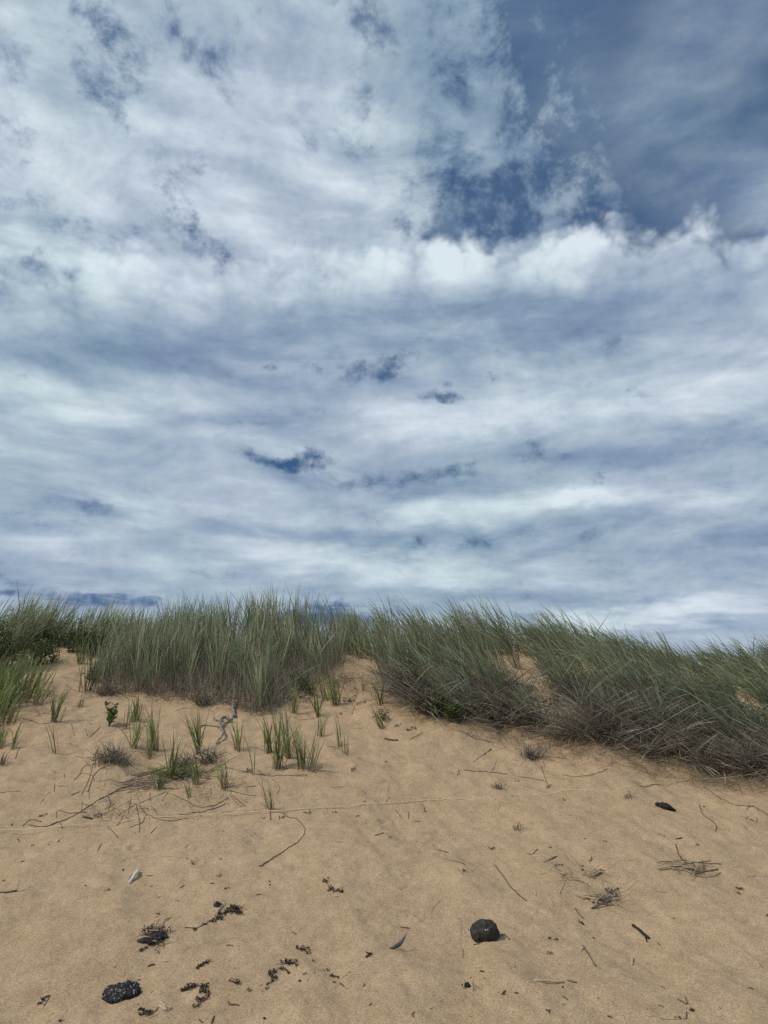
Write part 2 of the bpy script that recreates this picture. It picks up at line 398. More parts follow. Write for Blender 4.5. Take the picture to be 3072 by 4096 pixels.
def axis(segs):
    out = [segs[0][0]]
    for a, b, s0, s1 in segs:
        x = a; s = s0
        n = max(1, int(round((b - a) / ((s0 + s1) / 2)))); t = np.linspace(0, 1, n + 1)[1:]
        out += list(a + (b - a) * (t * s0 + t * t * (s1 - s0) / 2) / ((s0 + s1) / 2))
    return np.array(out)
gx_half = axis([(0, 3.0, .013, .013), (3.0, 7, .013, .04), (7, 20, .05, 1.2), (20, 120, 2, 20), (120, 2500, 40, 400)])
gx = np.concatenate([-gx_half[:0:-1], gx_half])
gy = np.concatenate([-axis([(0, 40, 1.0, 6), (40, 2500, 20, 500)])[:0:-1],
                     axis([(0, 3.4, .4, .02), (3.4, 7.5, .013, .014), (7.5, 13, .015, .045), (13, 30, .06, 1.2), (30, 120, 2, 20), (120, 2500, 40, 400)])])
# ground sheet
GX, GY = np.meshgrid(gx, gy)
GZ = hfield(GX, GY)
nx, ny = len(gx), len(gy)
co = np.stack([GX.ravel(), GY.ravel(), GZ.ravel()], 1)
ii = (np.arange(ny - 1)[:, None] * nx + np.arange(nx - 1)[None]).ravel()
quads = np.stack([ii, ii + 1, ii + nx + 1, ii + nx], 1)
def mesh_np(name, co, faces, n=4, smooth=False, attr=None):
    """faces: flat loops array of n-gons (rows)"""
    me = bpy.data.meshes.new(name)
    F = [np.asarray(f) for f in (faces if isinstance(faces, list) else [faces])]
    me.vertices.add(len(co)); me.vertices.foreach_set('co', np.asarray(co, np.float32).ravel())
    tot = sum(f.size for f in F); cnt = sum(len(f) for f in F)
    me.loops.add(tot); me.loops.foreach_set('vertex_index', np.concatenate([f.ravel() for f in F]).astype(np.int32))
    ls = np.concatenate([np.full(len(f), f.shape[1]) for f in F])
    me.polygons.add(cnt)
    me.polygons.foreach_set('loop_start', np.concatenate([[0], np.cumsum(ls)[:-1]]).astype(np.int32))
    me.polygons.foreach_set('use_smooth', np.full(cnt, smooth))
    me.update(calc_edges=True)
    if attr is not None:
        a = me.attributes.new('blade', 'FLOAT_COLOR', 'POINT')
        a.data.foreach_set('color', np.concatenate([attr, np.ones((len(attr), 1))], 1).astype(np.float32).ravel())
    return me
sm = mesh_np('sand', co, quads, smooth=True); sm.materials.append(MAT['sand'])
tag(link('sand', sm), kind='structure')

# ------------------------------------------------------------------ grass blades
def blades(base, length, th0, th1, az, width, segs=5, power=1.3, dry=0.0, face_rand=1.0, follow=None, taper=.7, rnd=None):
    """curved tapering ribbons; th0/th1: lean from vertical at the foot and added towards the tip; az: lean azimuth from +Y to +X"""
    n = len(base); base = np.asarray(base, float)
    length, th0, th1, az, width = [np.broadcast_to(np.asarray(v, float), n).copy() for v in (length, th0, th1, az, width)]
    dry = np.broadcast_to(np.asarray(dry, float), n)
    rnd = rng.random(n) if rnd is None else rnd; sway = rng.normal(0, .42, n)
    fa = rng.random(n) * math.pi * face_rand
    p = base.copy(); V = []; A = []
    for k in range(segs + 1):
        t = k / segs
        th = th0 + th1 * t ** power; a = az + sway * t
        tang = np.stack([np.sin(th) * np.sin(a), np.sin(th) * np.cos(a), np.cos(th)], 1)
        ref = np.stack([np.cos(fa), np.sin(fa) * .6, np.zeros(n)], 1)
        side = np.cross(tang, np.cross(ref, tang)); side /= np.linalg.norm(side, axis=1)[:, None] + 1e-9
        w = width * (1 - t ** 2.2) ** taper * (.75 + .5 * min(1, t * 3) * .5) * .5
        if k == segs:
            V.append(p[:, None, :].copy())
        else:
            V.append(np.stack([p - side * w[:, None], p + side * w[:, None]], 1))
        A.append(np.full((n,), t))
        p = p + tang * (length / segs)[:, None]
        if follow is not None:
            g = hfield(p[:, 0], p[:, 1], False) + follow
            p[:, 2] = np.maximum(p[:, 2], g + .03 * rnd)
    per = 2 * segs + 1
    co = np.concatenate(V, 1).reshape(-1, 3)
    b0 = np.arange(n)[:, None] * per
    q = np.concatenate([b0 + np.array([[2 * k, 2 * k + 1, 2 * k + 3, 2 * k + 2]]) for k in range(segs - 1)])
    tri = b0 + np.array([[2 * segs - 2, 2 * segs - 1, 2 * segs]])
    tv = np.concatenate([np.repeat(k / segs, 2) for k in range(segs)] + [[1.0]])
    at = np.stack([np.tile(tv, n), np.repeat(rnd, per), np.repeat(dry, per)], 1)
    return co, q, tri, at
def join(parts):
    C, Q_, T_, A_ = [], [], [], []; o = 0
    for co, q, t, a in parts:
        C.append(co); Q_.append(q + o); T_.append(t + o); A_.append(a); o += len(co)
    return np.concatenate(C), np.concatenate(Q_), np.concatenate(T_), np.concatenate(A_)
def blade_mesh(name, parts, material, origin=None):
    co, q, t, a = join(parts)
    if origin is not None: co = co - np.asarray(origin)
    me = mesh_np(name, co, [q, t], attr=a); me.materials.append(material)
    return me
def with_z(xy, dz=-.01):
    xy = np.asarray(xy); return np.column_stack([xy, hfield(xy[:, 0], xy[:, 1], False) + dz])

def lean_x(x):                       # the wind lays the blades to the left on the right-hand dune, slightly right at the far left
    return np.interp(x, [-6, -4.5, -3, -1.5, -.3, 1, 2.5, 6], [.55, .38, .06, -.12, -.36, -.66, -.88, -1.0])
def front_line(pts):
    w = np.array([PD(x, y)[:2] for x, y in pts]); w = w[np.argsort(w[:, 0])]
    return lambda x: np.interp(x, w[:, 0], w[:, 1])
def grass_mass(region, dens, per, hrange, front, back, xr, th=(.14, .12), dry_p=.22, hscale=None, width=.0138, bend=.55, clear=None):
    area = (xr[1] - xr[0]) * 6
    n = int(area * dens * 8.5 / 6)
    cx = rng.uniform(xr[0], xr[1], n); cy = rng.uniform(6, 14.5, n)
    f, b = front(cx), back(cx)
    keep = (cy > f + .10 * rng.normal(size=n) + .7 * fbm(cx * 2.3 + 5, cy * 0 + 3.3, 3)) & (cy < b)
    if clear is not None: keep &= ~clear(cx, cy)
    cx, cy = cx[keep], cy[keep]
    k = rng.integers(per[0], per[1], len(cx)); N_ = k.sum()
    ci = np.repeat(np.arange(len(cx)), k)
    ang = rng.random(N_) * 2 * math.pi; rr = np.abs(rng.normal(0, .06, N_))
    xy = np.stack([cx[ci] + rr * np.cos(ang), cy[ci] + rr * np.sin(ang)], 1)
    ch = rng.uniform(hrange[0], hrange[1], len(cx)) * (1 + .45 * fbm(cx * 1.7 + 60, cy * 1.7, 2))
    if hscale is not None: ch = ch * hscale(cx, cy)
    Ln = ch[ci] * rng.uniform(.62, 1.08, N_)
    lx = lean_x(xy[:, 0]) + rng.normal(0, .16, len(cx))[ci]
    # combine outward fan and wind
    fan = np.abs(rng.normal(th[0], th[1], N_)) * np.where(rng.random(N_) < .25, 1.9, 1.0)
    vx = np.cos(ang) * fan + lx * .35; vy = np.sin(ang) * fan + .05 * rng.normal(size=N_)
    th0 = np.hypot(vx, vy); 
    bx = np.cos(ang) * fan * .8 + lx * bend * rng.uniform(.6, 1.5, N_); by = np.sin(ang) * fan * .8 + .12 * rng.normal(size=N_)
    az = np.arctan2(vx * .4 + bx, vy * .4 + by)
    th1 = np.hypot(bx, by) * rng.uniform(.7, 1.5, N_)
    dry = (rng.random(N_) < dry_p).astype(float) * rng.uniform(.6, 1, N_)
    Ln = np.where(dry > 0, Ln * rng.uniform(.45, .85, N_), Ln)
    return blades(with_z(xy), Ln, th0, th1, az, width * rng.uniform(.7, 1.25, N_), dry=dry, rnd=np.clip((rng.random(len(cx))[ci] * .10 + rng.random(N_) * .05 + rng.integers(0, 7, len(cx))[ci] * .137), 0, 1))

back = lambda x: np.full_like(np.asarray(x, float), 13.6)
# central mound
f_mid = front_line([(195, 1440), (215, 1490), (240, 1497), (330, 1500), (420, 1512), (500, 1522), (545, 1545), (600, 1540), (635, 1500), (700, 1470), (735, 1446), (765, 1424)])
hs_mid = lambda x, y: np.interp(x, [-4.3, -3.6, -2.6, -1.4, -.8, -.4], [.72, .88, 1.00, .96, .90, .84])
g_mid = grass_mass('mid', 15, (13, 25), (.70, 1.02), f_mid, back, (-4.2, -.35), hscale=hs_mid, dry_p=.26, bend=.45)
# skirt of short dead stems at its foot
def skirt(front, xr, dens, hr, depth=.9, dry=.95, th=.25):
    n = int((xr[1] - xr[0]) * depth * dens); x = rng.uniform(*xr, n); y = front(x) + rng.uniform(-.06, depth, n)
    l = rng.uniform(hr[0], hr[1], n); a = rng.normal(0, 1.0, n) + math.pi * (rng.random(n) < .4)
    return blades(with_z(np.stack([x, y], 1)), l, np.abs(rng.normal(.15, th, n)), rng.normal(.2, .5, n), a + lean_x(x), .006 * rng.uniform(.6, 1.2, n), segs=4,
                  dry=dry * (rng.random(n) < .9))
g_mid_s = skirt(f_mid, (-3.9, -.6), 1100, (.12, .55), 1.6, th=.5)
# far-left dune shoulder
f_left = front_line([(-260, 1420), (0, 1412), (70, 1404), (110, 1400), (180, 1404), (215, 1420), (235, 1430)])
hs_left = lambda x, y: np.interp(x, [-8, -6, -5, -4.4, -3.9], [1.05, 1.06, .92, .72, .66])
g_left = grass_mass('left', 18, (15, 28), (.66, .95), f_left, back, (-14, -3.8), hscale=hs_left, dry_p=.2, bend=.85)
# near-left patch in the corner
pl = [PD(x, y)[:2] for x, y in [(-220, 1600), (0, 1572), (40, 1560), (75, 1535), (88, 1500), (60, 1478), (0, 1470), (-220, 1470)]]
def in_poly(poly):
    poly = np.asarray(poly)
    def f(x, y):
        ins = np.zeros(x.shape, bool); j = len(poly) - 1
        for i in range(len(poly)):
            xi, yi = poly[i]; xj, yj = poly[j]
            c = ((yi > y) != (yj > y)) & (x < (xj - xi) * (y - yi) / (yj - yi + 1e-12) + xi)
            ins ^= c; j = i
        return ins
    return f
ip = in_poly(pl); pa = np.array(pl)
g_cor = grass_mass('corner', 30, (12, 22), (.42, .62), lambda x: np.full_like(x, pa[:, 1].min() - .2), lambda x: np.full_like(x, pa[:, 1].max() + .2),
                   (pa[:, 0].min(), pa[:, 0].max()), clear=lambda x, y: ~ip(x, y), dry_p=.12, bend=.7)
# right-hand dune
f_right = front_line([(735, 1425), (790, 1432), (830, 1460), (900, 1490), (1000, 1500), (1060, 1490), (1095, 1425), (1135, 1420), (1150, 1480), (1230, 1500), (1300, 1530), (1420, 1565), (1480, 1585), (1540, 1590), (1600, 1590), (1659, 1595), (1900, 1600)])
hs_right = lambda x, y: np.interp(x, [-.5, 0, .6, 1.5, 3.0, 4.2, 5.0, 5.7, 7], [.90, .94, .96, 1.10, 1.10, .86, .62, .80, .84])
bald = [PD(1115, 1400), PD(1560, 1500), PD(1610, 1525), PD(1640, 1550)]
def clear_r(x, y):
    c = np.zeros(x.shape, bool)
    for b_ in bald: c |= ((x - b_[0]) / .17) ** 2 + ((y - b_[1]) / .34) ** 2 < 1
    return c
g_right = grass_mass('right', 16, (13, 25), (.70, 1.02), f_right, back, (-.6, 13), hscale=hs_right, dry_p=.28, bend=1.05, clear=clear_r)
# fresher clump that hangs over the middle of the right dune's front
def clump(c, n, L_, spread, lx, dry=.1, width=.0105, fan=.25):
    xy = np.asarray(c)[:2] + rng.normal(0, spread, (n, 2)); ang = rng.random(n) * 6.283
    f = np.abs(rng.normal(fan, .1, n))
    vx, vy = np.cos(ang) * f + lx * .4, np.sin(ang) * f
    return blades(with_z(xy), L_ * rng.uniform(.6, 1.1, n), np.hypot(vx, vy), np.abs(rng.normal(.5, .25, n)), np.arctan2(vx + lx * .4, vy), width * rng.uniform(.7, 1.2, n), dry=(rng.random(n) < dry) * .8)
g_hang = [clump(PD(x, y), n, l, s, lx) for x, y, n, l, s, lx in [(1000, 1530, 130, .62, .10, -.8), (960, 1510, 90, .55, .09, -.6), (1090, 1500, 150, .7, .12, -.8), (1160, 1560, 90, .55, .10, -.6),
          (1440, 1590, 120, .65, .12, -.7), (1330, 1560, 110, .62, .14, -.8), (1560, 1600, 110, .6, .12, -.8), (1640, 1600, 120, .6, .14, -.8), (1240, 1500, 140, .7, .15, -.8),
          (870, 1470, 100, .6, .10, -.5), (1050, 1450, 120, .68, .12, -.6), (1500, 1530, 110, .62, .15, -.8), (1400, 1510, 120, .65, .15, -.8)]]
# thatch: dead blades lodged down the slope
pt = [PD(x, y)[:2] for x, y in [(850, 1475), (960, 1495), (1000, 1480), (1120, 1470), (1400, 1500), (1659, 1560), (1900, 1590), (1900, 1720), (1659, 1690), (1560, 1668), (1480, 1655), (1400, 1640), (1300, 1605), (1180, 1585), (1060, 1570), (1000, 1545), (930, 1545), (880, 1520)]]
it = in_poly(pt); ta = np.array(pt)
def thatch_mass(nc, per, ln, lift):
    cx = rng.uniform(ta[:, 0].min(), ta[:, 0].max(), nc); cy = rng.uniform(ta[:, 1].min(), ta[:, 1].max(), nc)
    k = it(cx, cy) & (fbm(cx * 1.4 + 8, cy * 1.4, 3) > -.12 + .0 * cx) & ~clear_r(cx, cy)
    cx, cy = cx[k], cy[k]
    m = rng.integers(per[0], per[1], len(cx)); ci = np.repeat(np.arange(len(cx)), m); n = len(ci)
    xy = np.stack([cx[ci], cy[ci]], 1) + rng.normal(0, .06, (n, 2))
    caz = np.where(rng.random(len(cx)) < .52, math.pi + rng.normal(.1, .6, len(cx)), -math.pi / 2 + rng.normal(-.15, .45, len(cx)))          # mostly down the slope, each clump its own way
    az = caz[ci] + rng.normal(0, .38, n)
    L_ = rng.uniform(ln[0], ln[1], n)
    up = rng.random(n)
    return blades(with_z(xy), L_, rng.uniform(.75, 1.45, n), rng.uniform(.1, .7, n), az, .0080 * rng.uniform(.5, 1.3, n), segs=7, power=.9, dry=(rng.random(n) < .45) * rng.random(n), follow=lift, taper=.5)
t_a = thatch_mass(2100, (10, 22), (.30, .85), .006)
def grass_obj(name, parts, m, label, cat):
    me = blade_mesh(name, parts, MAT[m]); return tag(link(name, me), label, cat, kind='stuff')
grass_obj('dune_grass', [g_mid, g_mid_s], 'grass', 'tall upright grey green beach grass massed on the central mound', 'grass')
grass_obj('dune_grass', [g_left], 'grass', 'arching beach grass among dark shrubs beside the sandy path', 'grass')
grass_obj('dune_grass', [g_cor], 'young', 'dense bright green grass patch below the dark shrubs on the sand', 'grass')
grass_obj('dune_grass', [g_right] + g_hang, 'grass', 'windswept beach grass bent over on the dune above the dead thatch', 'grass')
grass_obj('dry_grass_thatch', [t_a], 'thatch', 'matted grey brown dead grass spilling down the dune front', 'dead grass')

# loose dead blades fanned over the sand along the thatch's lower edge
def edge_litter(pts, n, spread, ln=(.15, .5)):
    w = np.array([PD(x, y)[:2] for x, y in pts]); s = rng.random(n) * (len(w) - 1); i = s.astype(int); f = (s - i)[:, None]
    xy = w[i] * (1 - f) + w[i + 1] * f + rng.normal(0, spread, (n, 2))
    return blades(with_z(xy, .004), rng.uniform(*ln, n), rng.uniform(1.1, 1.5, n), rng.uniform(-.2, .4, n), math.pi + rng.normal(0, 1.0, n), .005 * rng.uniform(.5, 1.2, n), segs=5, follow=.004, dry=rng.random(n) * .8)
e1 = edge_litter([(980, 1560), (1060, 1590), (1180, 1610), (1300, 1630), (1400, 1660), (1500, 1690), (1659, 1700)], 420, .10)
e2 = edge_litter([(210, 1490), (330, 1500), (450, 1510), (560, 1535), (640, 1500), (740, 1460), (760, 1490)], 1500, .13, (.08, .3))
e3 = edge_litter([(-20, 1590), (60, 1560), (90, 1530), (200, 1560)], 90, .07, (.1, .35))
def box_litter(c, x0, y0, x1, y1, n, ln):
    xy = np.array([P(c, x, y)[:2] for x, y in np.column_stack([rng.uniform(x0, x1, n), rng.normal((y0 + y1) / 2, (y1 - y0) / 3.2, n)])])
    return blades(with_z(xy, .003), rng.uniform(*ln, n), rng.uniform(1.25, 1.55, n), rng.uniform(-.1, .2, n), rng.uniform(0, 6.28, n), .0042 * rng.uniform(.6, 1.3, n), segs=5, follow=.003, dry=rng.uniform(.4, 1, n))
e4 = box_litter('B1', 560, 290, 980, 480, 110, (.05, .26)); e5 = box_litter('B1', 950, 210, 1640, 400, 100, (.05, .26)); e6 = box_litter('A1', 420, 740, 1000, 1120, 90, (.06, .26)); e7 = box_litter('A2', 220, 640, 760, 900, 110, (.05, .22))
e8 = box_litter('A3', 0, 1020, 700, 1230, 120, (.08, .3))
grass_obj('grass_litter', [e1, e2, e3, e4, e5, e6, e7, e8], 'thatch', 'loose dead grass blades strewn along the edge of the dune vegetation', 'litter')

# ------------------------------------------------------------------ single tufts on the bare sand
def tuft(c, x, y, hpx, n, label, group=None, lean=None, fan=.22, m='young', dead=4, dry=.08, name='beach_grass_tuft', spread=.018, width=.0098):
    p = P(c, x, y); dist = np.linalg.norm(p - (0, 0, CAM_H)); h = hpx / 1.62 * dist / FPX * 1.18; n = int(n * 1.4)
    if group:
        near_ = min(((np.hypot(*(P(a, b, d_)[:2] - p[:2])), n_) for a, b, d_, n_ in TLAND), key=lambda q: q[0])[1]
        size = 'tall' if h > .40 else 'short' if h < .26 else 'medium'
        label = group = f"{size} {'few bladed sprout' if n < 8 else 'slender green grass tuft' if fan < .19 else 'spreading green grass tuft'} nearest the {near_}"
    root = empty(name, p); tag(root, label, 'grass tuft', group)
    lx = lean if lean is not None else rng.normal(-.03, .18)
    xy = p[:2] + rng.normal(0, spread, (n, 2)); ang = rng.random(n) * 6.283; f = np.abs(rng.normal(fan * .6, fan * .6, n))
    vx, vy = np.cos(ang) * f + lx, np.sin(ang) * f * .8
    b = blades(with_z(xy, -.012), h * rng.uniform(.5, 1.06, n), np.hypot(vx, vy), rng.normal(.25, .3, n), np.arctan2(vx, vy), width * rng.uniform(.7, 1.2, n), segs=5, dry=(rng.random(n) < dry) * .9)
    link('blades', blade_mesh('blades', [b], MAT[m], p), root)
    if dead:
        ang = rng.random(dead) * 6.283; xy = p[:2] + rng.normal(0, spread, (dead, 2))
        b = blades(with_z(xy, -.01), h * rng.uniform(.25, .6, dead), rng.uniform(.5, 1.3, dead), rng.uniform(0, .5, dead), ang, .006, segs=5, follow=.004, dry=rng.random(dead))
        link('dead_blades', blade_mesh('dead_blades', [b], MAT['thatch'], p), root)
    return root
GS = 'small grass tufts on the bare slope'
TLAND = [('A1', 705, 935, 'broad leaved seedling'), ('A1', 1430, 960, 'grey driftwood root'), ('A1', 725, 1160, 'brown dead tussock'), ('A2', 880, 1024, 'brown bark strip'), ('B1', 1000, 200, 'flattened grass pile'),
         ('A2', 590, 785, 'white shell scrap in the notch'), ('A1', 40, 900, 'corner grass patch'), ('B2', 320, 540, 'longest curved root'), ('A1', 525, 530, 'head of the sandy path')]
S3 = ('two or three thin grass blades sprouting alone from bare sand', 'lone grass sprouts')
S1 = ('slender tuft of fresh green grass below the central mound', GS)
tuft('A1', 350, 905, 235, 16, 'fan of green grass with drooping dead leaves beside the corner grass patch', fan=.3, dead=8)
tuft('A1', 360, 1115, 190, 4, *S3, lean=-.15, fan=.1, dead=2)
tuft('A1', 1000, 1085, 260, 16, 'tallest upright narrow tuft near the brown tangled clump', fan=.10)
tuft('A1', 965, 1135, 205, 12, *S1, fan=.14)
tuft('A1', 868, 1075, 225, 14, *S1, fan=.28)
tuft('A1', 855, 905, 160, 12, *S1, fan=.2)
tuft('A1', 890, 890, 150, 10, *S1, fan=.2)
tuft('A1', 800, 955, 190, 4, *S3, fan=.1)
tuft('A1', 1290, 1105, 265, 24, 'full green tuft leaning left beside the grey crooked root', lean=-.18, fan=.26)
tuft('A1', 1548, 1090, 220, 12, *S1, fan=.16)
tuft('A1', 1640, 1250, 235, 4, *S3, lean=-.05, fan=.08)
tuft('A1', 85, 1080, 155, 9, *S1, lean=.08)
tuft('A1', 8, 1070, 170, 12, *S1, lean=.12)
tuft('A1', 525, 530, 225, 18, 'spreading tuft standing on the sandy path between shrubs', fan=.32)
tuft('A1', 15, 1180, 95, 9, 'short brown dead tuft near the corner grass patch', fan=.25, m='thatch', dry=.4)
tuft('A1', 515, 810, 90, 8, *S1, lean=.15)
tuft('B1', 1110, 190, 250, 18, 'green tuft growing out of the flattened grass pile', fan=.14)
tuft('B1', 1040, 255, 120, 14, *S1, fan=.35)
tuft('B1', 1280, 220, 190, 9, *S1, fan=.16)
tuft('B1', 1450, 250, 215, 20, 'thin spiky tuft with reddish dead stems right of the flattened grass pile', fan=.34, dead=14, width=.0055, dry=.35)
tuft('B1', 1235, 312, 125, 4, *S3, lean=-.15)
tuft('A2', 135, 1205, 340, 26, 'large full green tuft at the lower tip of the central mound', fan=.22, spread=.03)
tuft('A2', 85, 1105, 270, 18, *S1, fan=.16)
tuft('A2', 210, 1140, 285, 20, *S1, fan=.2)
tuft('A2', 310, 1205, 280, 22, 'dense upright bright green tuft beside a smaller half dead one', fan=.14, spread=.026)
tuft('A2', 362, 1225, 230, 11, 'half dead tuft with bent brown blades beside a dense green one', fan=.2, dead=9, dry=.4)
tuft('A2', 420, 998, 155, 10, *S1, fan=.2)
tuft('A2', 545, 1065, 195, 4, *S3, lean=-.1, fan=.08)
tuft('A2', 585, 1112, 155, 4, *S3, lean=-.12, fan=.1)
tuft('A2', 400, 868, 195, 15, *S1, fan=.22)
tuft('A2', 520, 798, 225, 30, 'bushy green tuft at the mouth of the sandy notch', fan=.24, spread=.03)
tuft('A2', 455, 765, 185, 12, *S1, fan=.16)
tuft('A2', 810, 790, 195, 14, 'short tuft at the right edge of the sandy notch', lean=-.15, fan=.22)
tuft('A2', 245, 848, 205, 14, *S1, fan=.14)
tuft('A2', 820, 945, 165, 9, 'sprawling tuft with long blades bent left over reddish leaves', lean=-.45, fan=.2)
tuft('A2', 700, 700, 130, 4, *S3)
tuft('B2', 92, 378, 210, 10, 'wiry thin stemmed sprig above a short dark stub', lean=-.22, fan=.3, width=.0052)

# ------------------------------------------------------------------ tubes, sticks, seaweed
def smooth_path(pts, n):
    pts = np.asarray(pts, float)
    if len(pts) < 3:
        t = np.linspace(0, 1, n)[:, None]; return pts[0] * (1 - t) + pts[-1] * t
    e = np.concatenate([[2 * pts[0] - pts[1]], pts, [2 * pts[-1] - pts[-2]]]); out = []
    s = np.linspace(0, len(pts) - 1 - 1e-6, n)
    for v in s:
        i = int(v); f = v - i; p0, p1, p2, p3 = e[i:i + 4]
        out.append(.5 * (2 * p1 + (p2 - p0) * f + (2 * p0 - 5 * p1 + 4 * p2 - p3) * f * f + (3 * p1 - p0 - 3 * p2 + p3) * f ** 3))
    return np.array(out)
def tube_data(path, r, sides=6, r_end=None, flat=1.0, wob=.12):
    n = len(path); tg = np.gradient(path, axis=0); tg /= np.linalg.norm(tg, axis=1)[:, None] + 1e-9
    up = np.array([0, 0, 1.0]); a = np.cross(tg, up); bad = np.linalg.norm(a, axis=1) < .15
    a[bad] = np.cross(tg[bad], [1, 0, 0]); a /= np.linalg.norm(a, axis=1)[:, None]; b = np.cross(a, tg)
    rad = np.linspace(r, r if r_end is None else r_end, n) * (1 + rng.normal(0, wob, n))
    th = np.arange(sides) / sides * 2 * math.pi
    co = path[:, None] + rad[:, None, None] * (np.cos(th)[None, :, None] * a[:, None] + flat * np.sin(th)[None, :, None] * b[:, None])
    q = []
    for i in range(n - 1):
        for j in range(sides):
            k = (j + 1) % sides; q.append((i * sides + j, i * sides + k, (i + 1) * sides + k, (i + 1) * sides + j))
    co = co.reshape(-1, 3); m = len(co)
    co = np.vstack([co, path[0], path[-1]])
    tri = [(m, (j + 1) % sides, j) for j in range(sides)] + [(m + 1, (n - 1) * sides + j, (n - 1) * sides + (j + 1) % sides) for j in range(sides)]
    return co, np.array(q), np.array(tri)
def merge(ds):
    C, Q_, T_ = [], [], []; o = 0
    for co, q, t in ds:
        C.append(co); Q_.append(q + o); T_.append(t + o); o += len(co)
    return np.concatenate(C), np.concatenate(Q_), np.concatenate(T_)
def data_mesh(name, d, m, origin, smooth=True):
    co, q, t = d; me = mesh_np(name, co - np.asarray(origin), [q, t], smooth=smooth); me.materials.append(MAT[m]); return me
def lay(c, pts, r, lift=.6, n=None, jit=.0, rise=None):
    """a path that lies on the sand through the given photograph points"""
    w = np.array([P(c, x, y) for x, y in pts]); L_ = np.linalg.norm(np.diff(w, axis=0), axis=1).sum()
    n = n or max(4, min(28, int(L_ / .035) + 2))
    p = smooth_path(w[:, :2], n)
    if jit: p[1:-1] += rng.normal(0, jit, (n - 2, 2))
    z = hfield(p[:, 0], p[:, 1])
    if len(pts) == 2 or n < 6:                       # a stiff piece bridges the hollows
        z = np.maximum(np.linspace(z[0], z[-1], n), z - .002)
    z = z + r * lift
    if rise: z = z + np.linspace(rise[0], rise[1], n)
    return np.column_stack([p, z])
def stick(c, pts, r, m, label, cat, group=None, name='straw', lift=.6, r_end=None, rise=None, jit=.0, forks=(), kind=None):
    path = lay(c, pts, r, lift, rise=rise, jit=jit)
    o = path[len(path) // 2].copy()
    if kind: label, cat, group = describe(kind, path)
    ds = [tube_data(path, r, r_end=r_end)]
    for f in forks: ds.append(tube_data(lay(c, f, r * .7, lift), r * .7, r_end=r * .4))
    ob = link(name, data_mesh(name, merge(ds), m, o)); ob.location = o
    return tag(ob, label, cat, group)

LAND = [('D2', 1490, 432, 'large dark stone'), ('D1', 765, 812, 'black flecked lump'), ('D1', 1000, 440, 'peaty clod'), ('D2', 905, 450, 'mussel shell'), ('D3', 835, 374, 'black forked stick'),
        ('B3', 1140, 780, 'largest straw bundle'), ('D3', 590, 180, 'frayed straw bundle'), ('B1', 865, 830, 'bleached white splinter'), ('B1', 1000, 200, 'flattened grass pile'), ('B3', 1005, 385, 'elongated black lump'),
        ('A1', 705, 935, 'broad leaved seedling'), ('A1', 1430, 960, 'grey driftwood root'), ('A1', 725, 1160, 'brown dead tussock'), ('A2', 310, 1205, 'dense upright green tuft'), ('A2', 520, 798, 'bushy green tuft in the notch'),
        ('A2', 880, 1024, 'brown bark strip'), ('B2', 92, 378, 'wiry grass sprig'), ('B2', 490, 900, 'looped seaweed strand'), ('D1', 1530, 228, 'long seaweed trail'), ('D1', 1322, 745, 'spiky seaweed tuft'), ('D2', 210, 580, 'straw pierced seaweed clump'),
        ('D2', 1365, 735, 'black bark scrap'), ('D3', 240, 700, 'thick pale split stem'), ('D3', 200, 100, 'longest pale reed'), ('B2', 200, 640, 'longest curved root'), ('D1', 60, 120, 'bent grey stem'), ('A1', 350, 905, 'fan of grass by the corner patch'), ('B2', 1570, 255, 'small withered tuft by the thatch')]
LANDP = [(P(c, x, y), n_) for c, x, y, n_ in LAND]
def nearest(p):
    return min(LANDP, key=lambda q: np.hypot(*(q[0][:2] - np.asarray(p)[:2])))[1]
def describe(kind, path):
    L_ = np.linalg.norm(np.diff(path, axis=0), axis=1).sum(); st = np.linalg.norm(path[-1] - path[0]) / max(L_, 1e-6)
    size = 'short' if L_ < .10 else 'long' if L_ > .32 else 'medium length'
    lab = f"{size} {'straight' if st > .985 else 'curved' if st > .9 else 'crooked'} {kind[0]} nearest the {nearest(path.mean(0))}"
    return lab, kind[1], lab
PALE = ('pale straw', 'straw')
TAN = ('tan grass stalk', 'stalk')
DARK = ('dark brown twig', 'twig')
ROOT = ('trailing root', 'root')
def many(c, kind, rows, m, name, **kw):
    for row in rows:
        r, pts = row[0], row[1:]
        stick(c, pts, r * 1.3 / 1000, m, None, kind[1], name=name, kind=kind, **kw)
many('D3', TAN, [(2.6, (300, 45), (440, 46), (492, 84)), (2.2, (670, 90), (860, 103)), (2.2, (865, 86), (892, 101), (1000, 122)), (1.8, (1120, 102), (1195, 120), (1265, 185)),
                 (2.4, (1465, 2), (1575, 16)), (1.6, (650, 615), (785, 683)), (1.8, (880, 925), (1000, 935), (1128, 938)), (2.2, (580, 50), (610, 148)), (1.8, (722, 918), (735, 972))], 'straw', 'grass_stalk')
many('D3', PALE, [(2.2, (342, 58), (308, 131)), (2.0, (1412, 102), (1440, 136)), (5, (780, 540), (778, 596)), (3.4, (470, 470), (447, 513)), (2.2, (1365, 272), (1362, 292)), (3, (150, 115), (153, 140))], 'pale', 'straw')
many('D3', DARK, [(2.8, (357, 692), (420, 709)), (2.6, (1072, 808), (1130, 845)), (2.2, (1125, 800), (1138, 842)), (2.0, (1132, 895), (1128, 938)), (2.4, (332, 797), (362, 823)),
                  (1.8, (945, 853), (980, 862)), (2, (965, 728), (990, 746)), (3, (1535, 745), (1562, 758)), (1.8, (1605, 582), (1625, 607)), (2.4, (945, 446), (960, 459)), (2.2, (1042, 286), (1055, 291))], 'twig', 'twig')
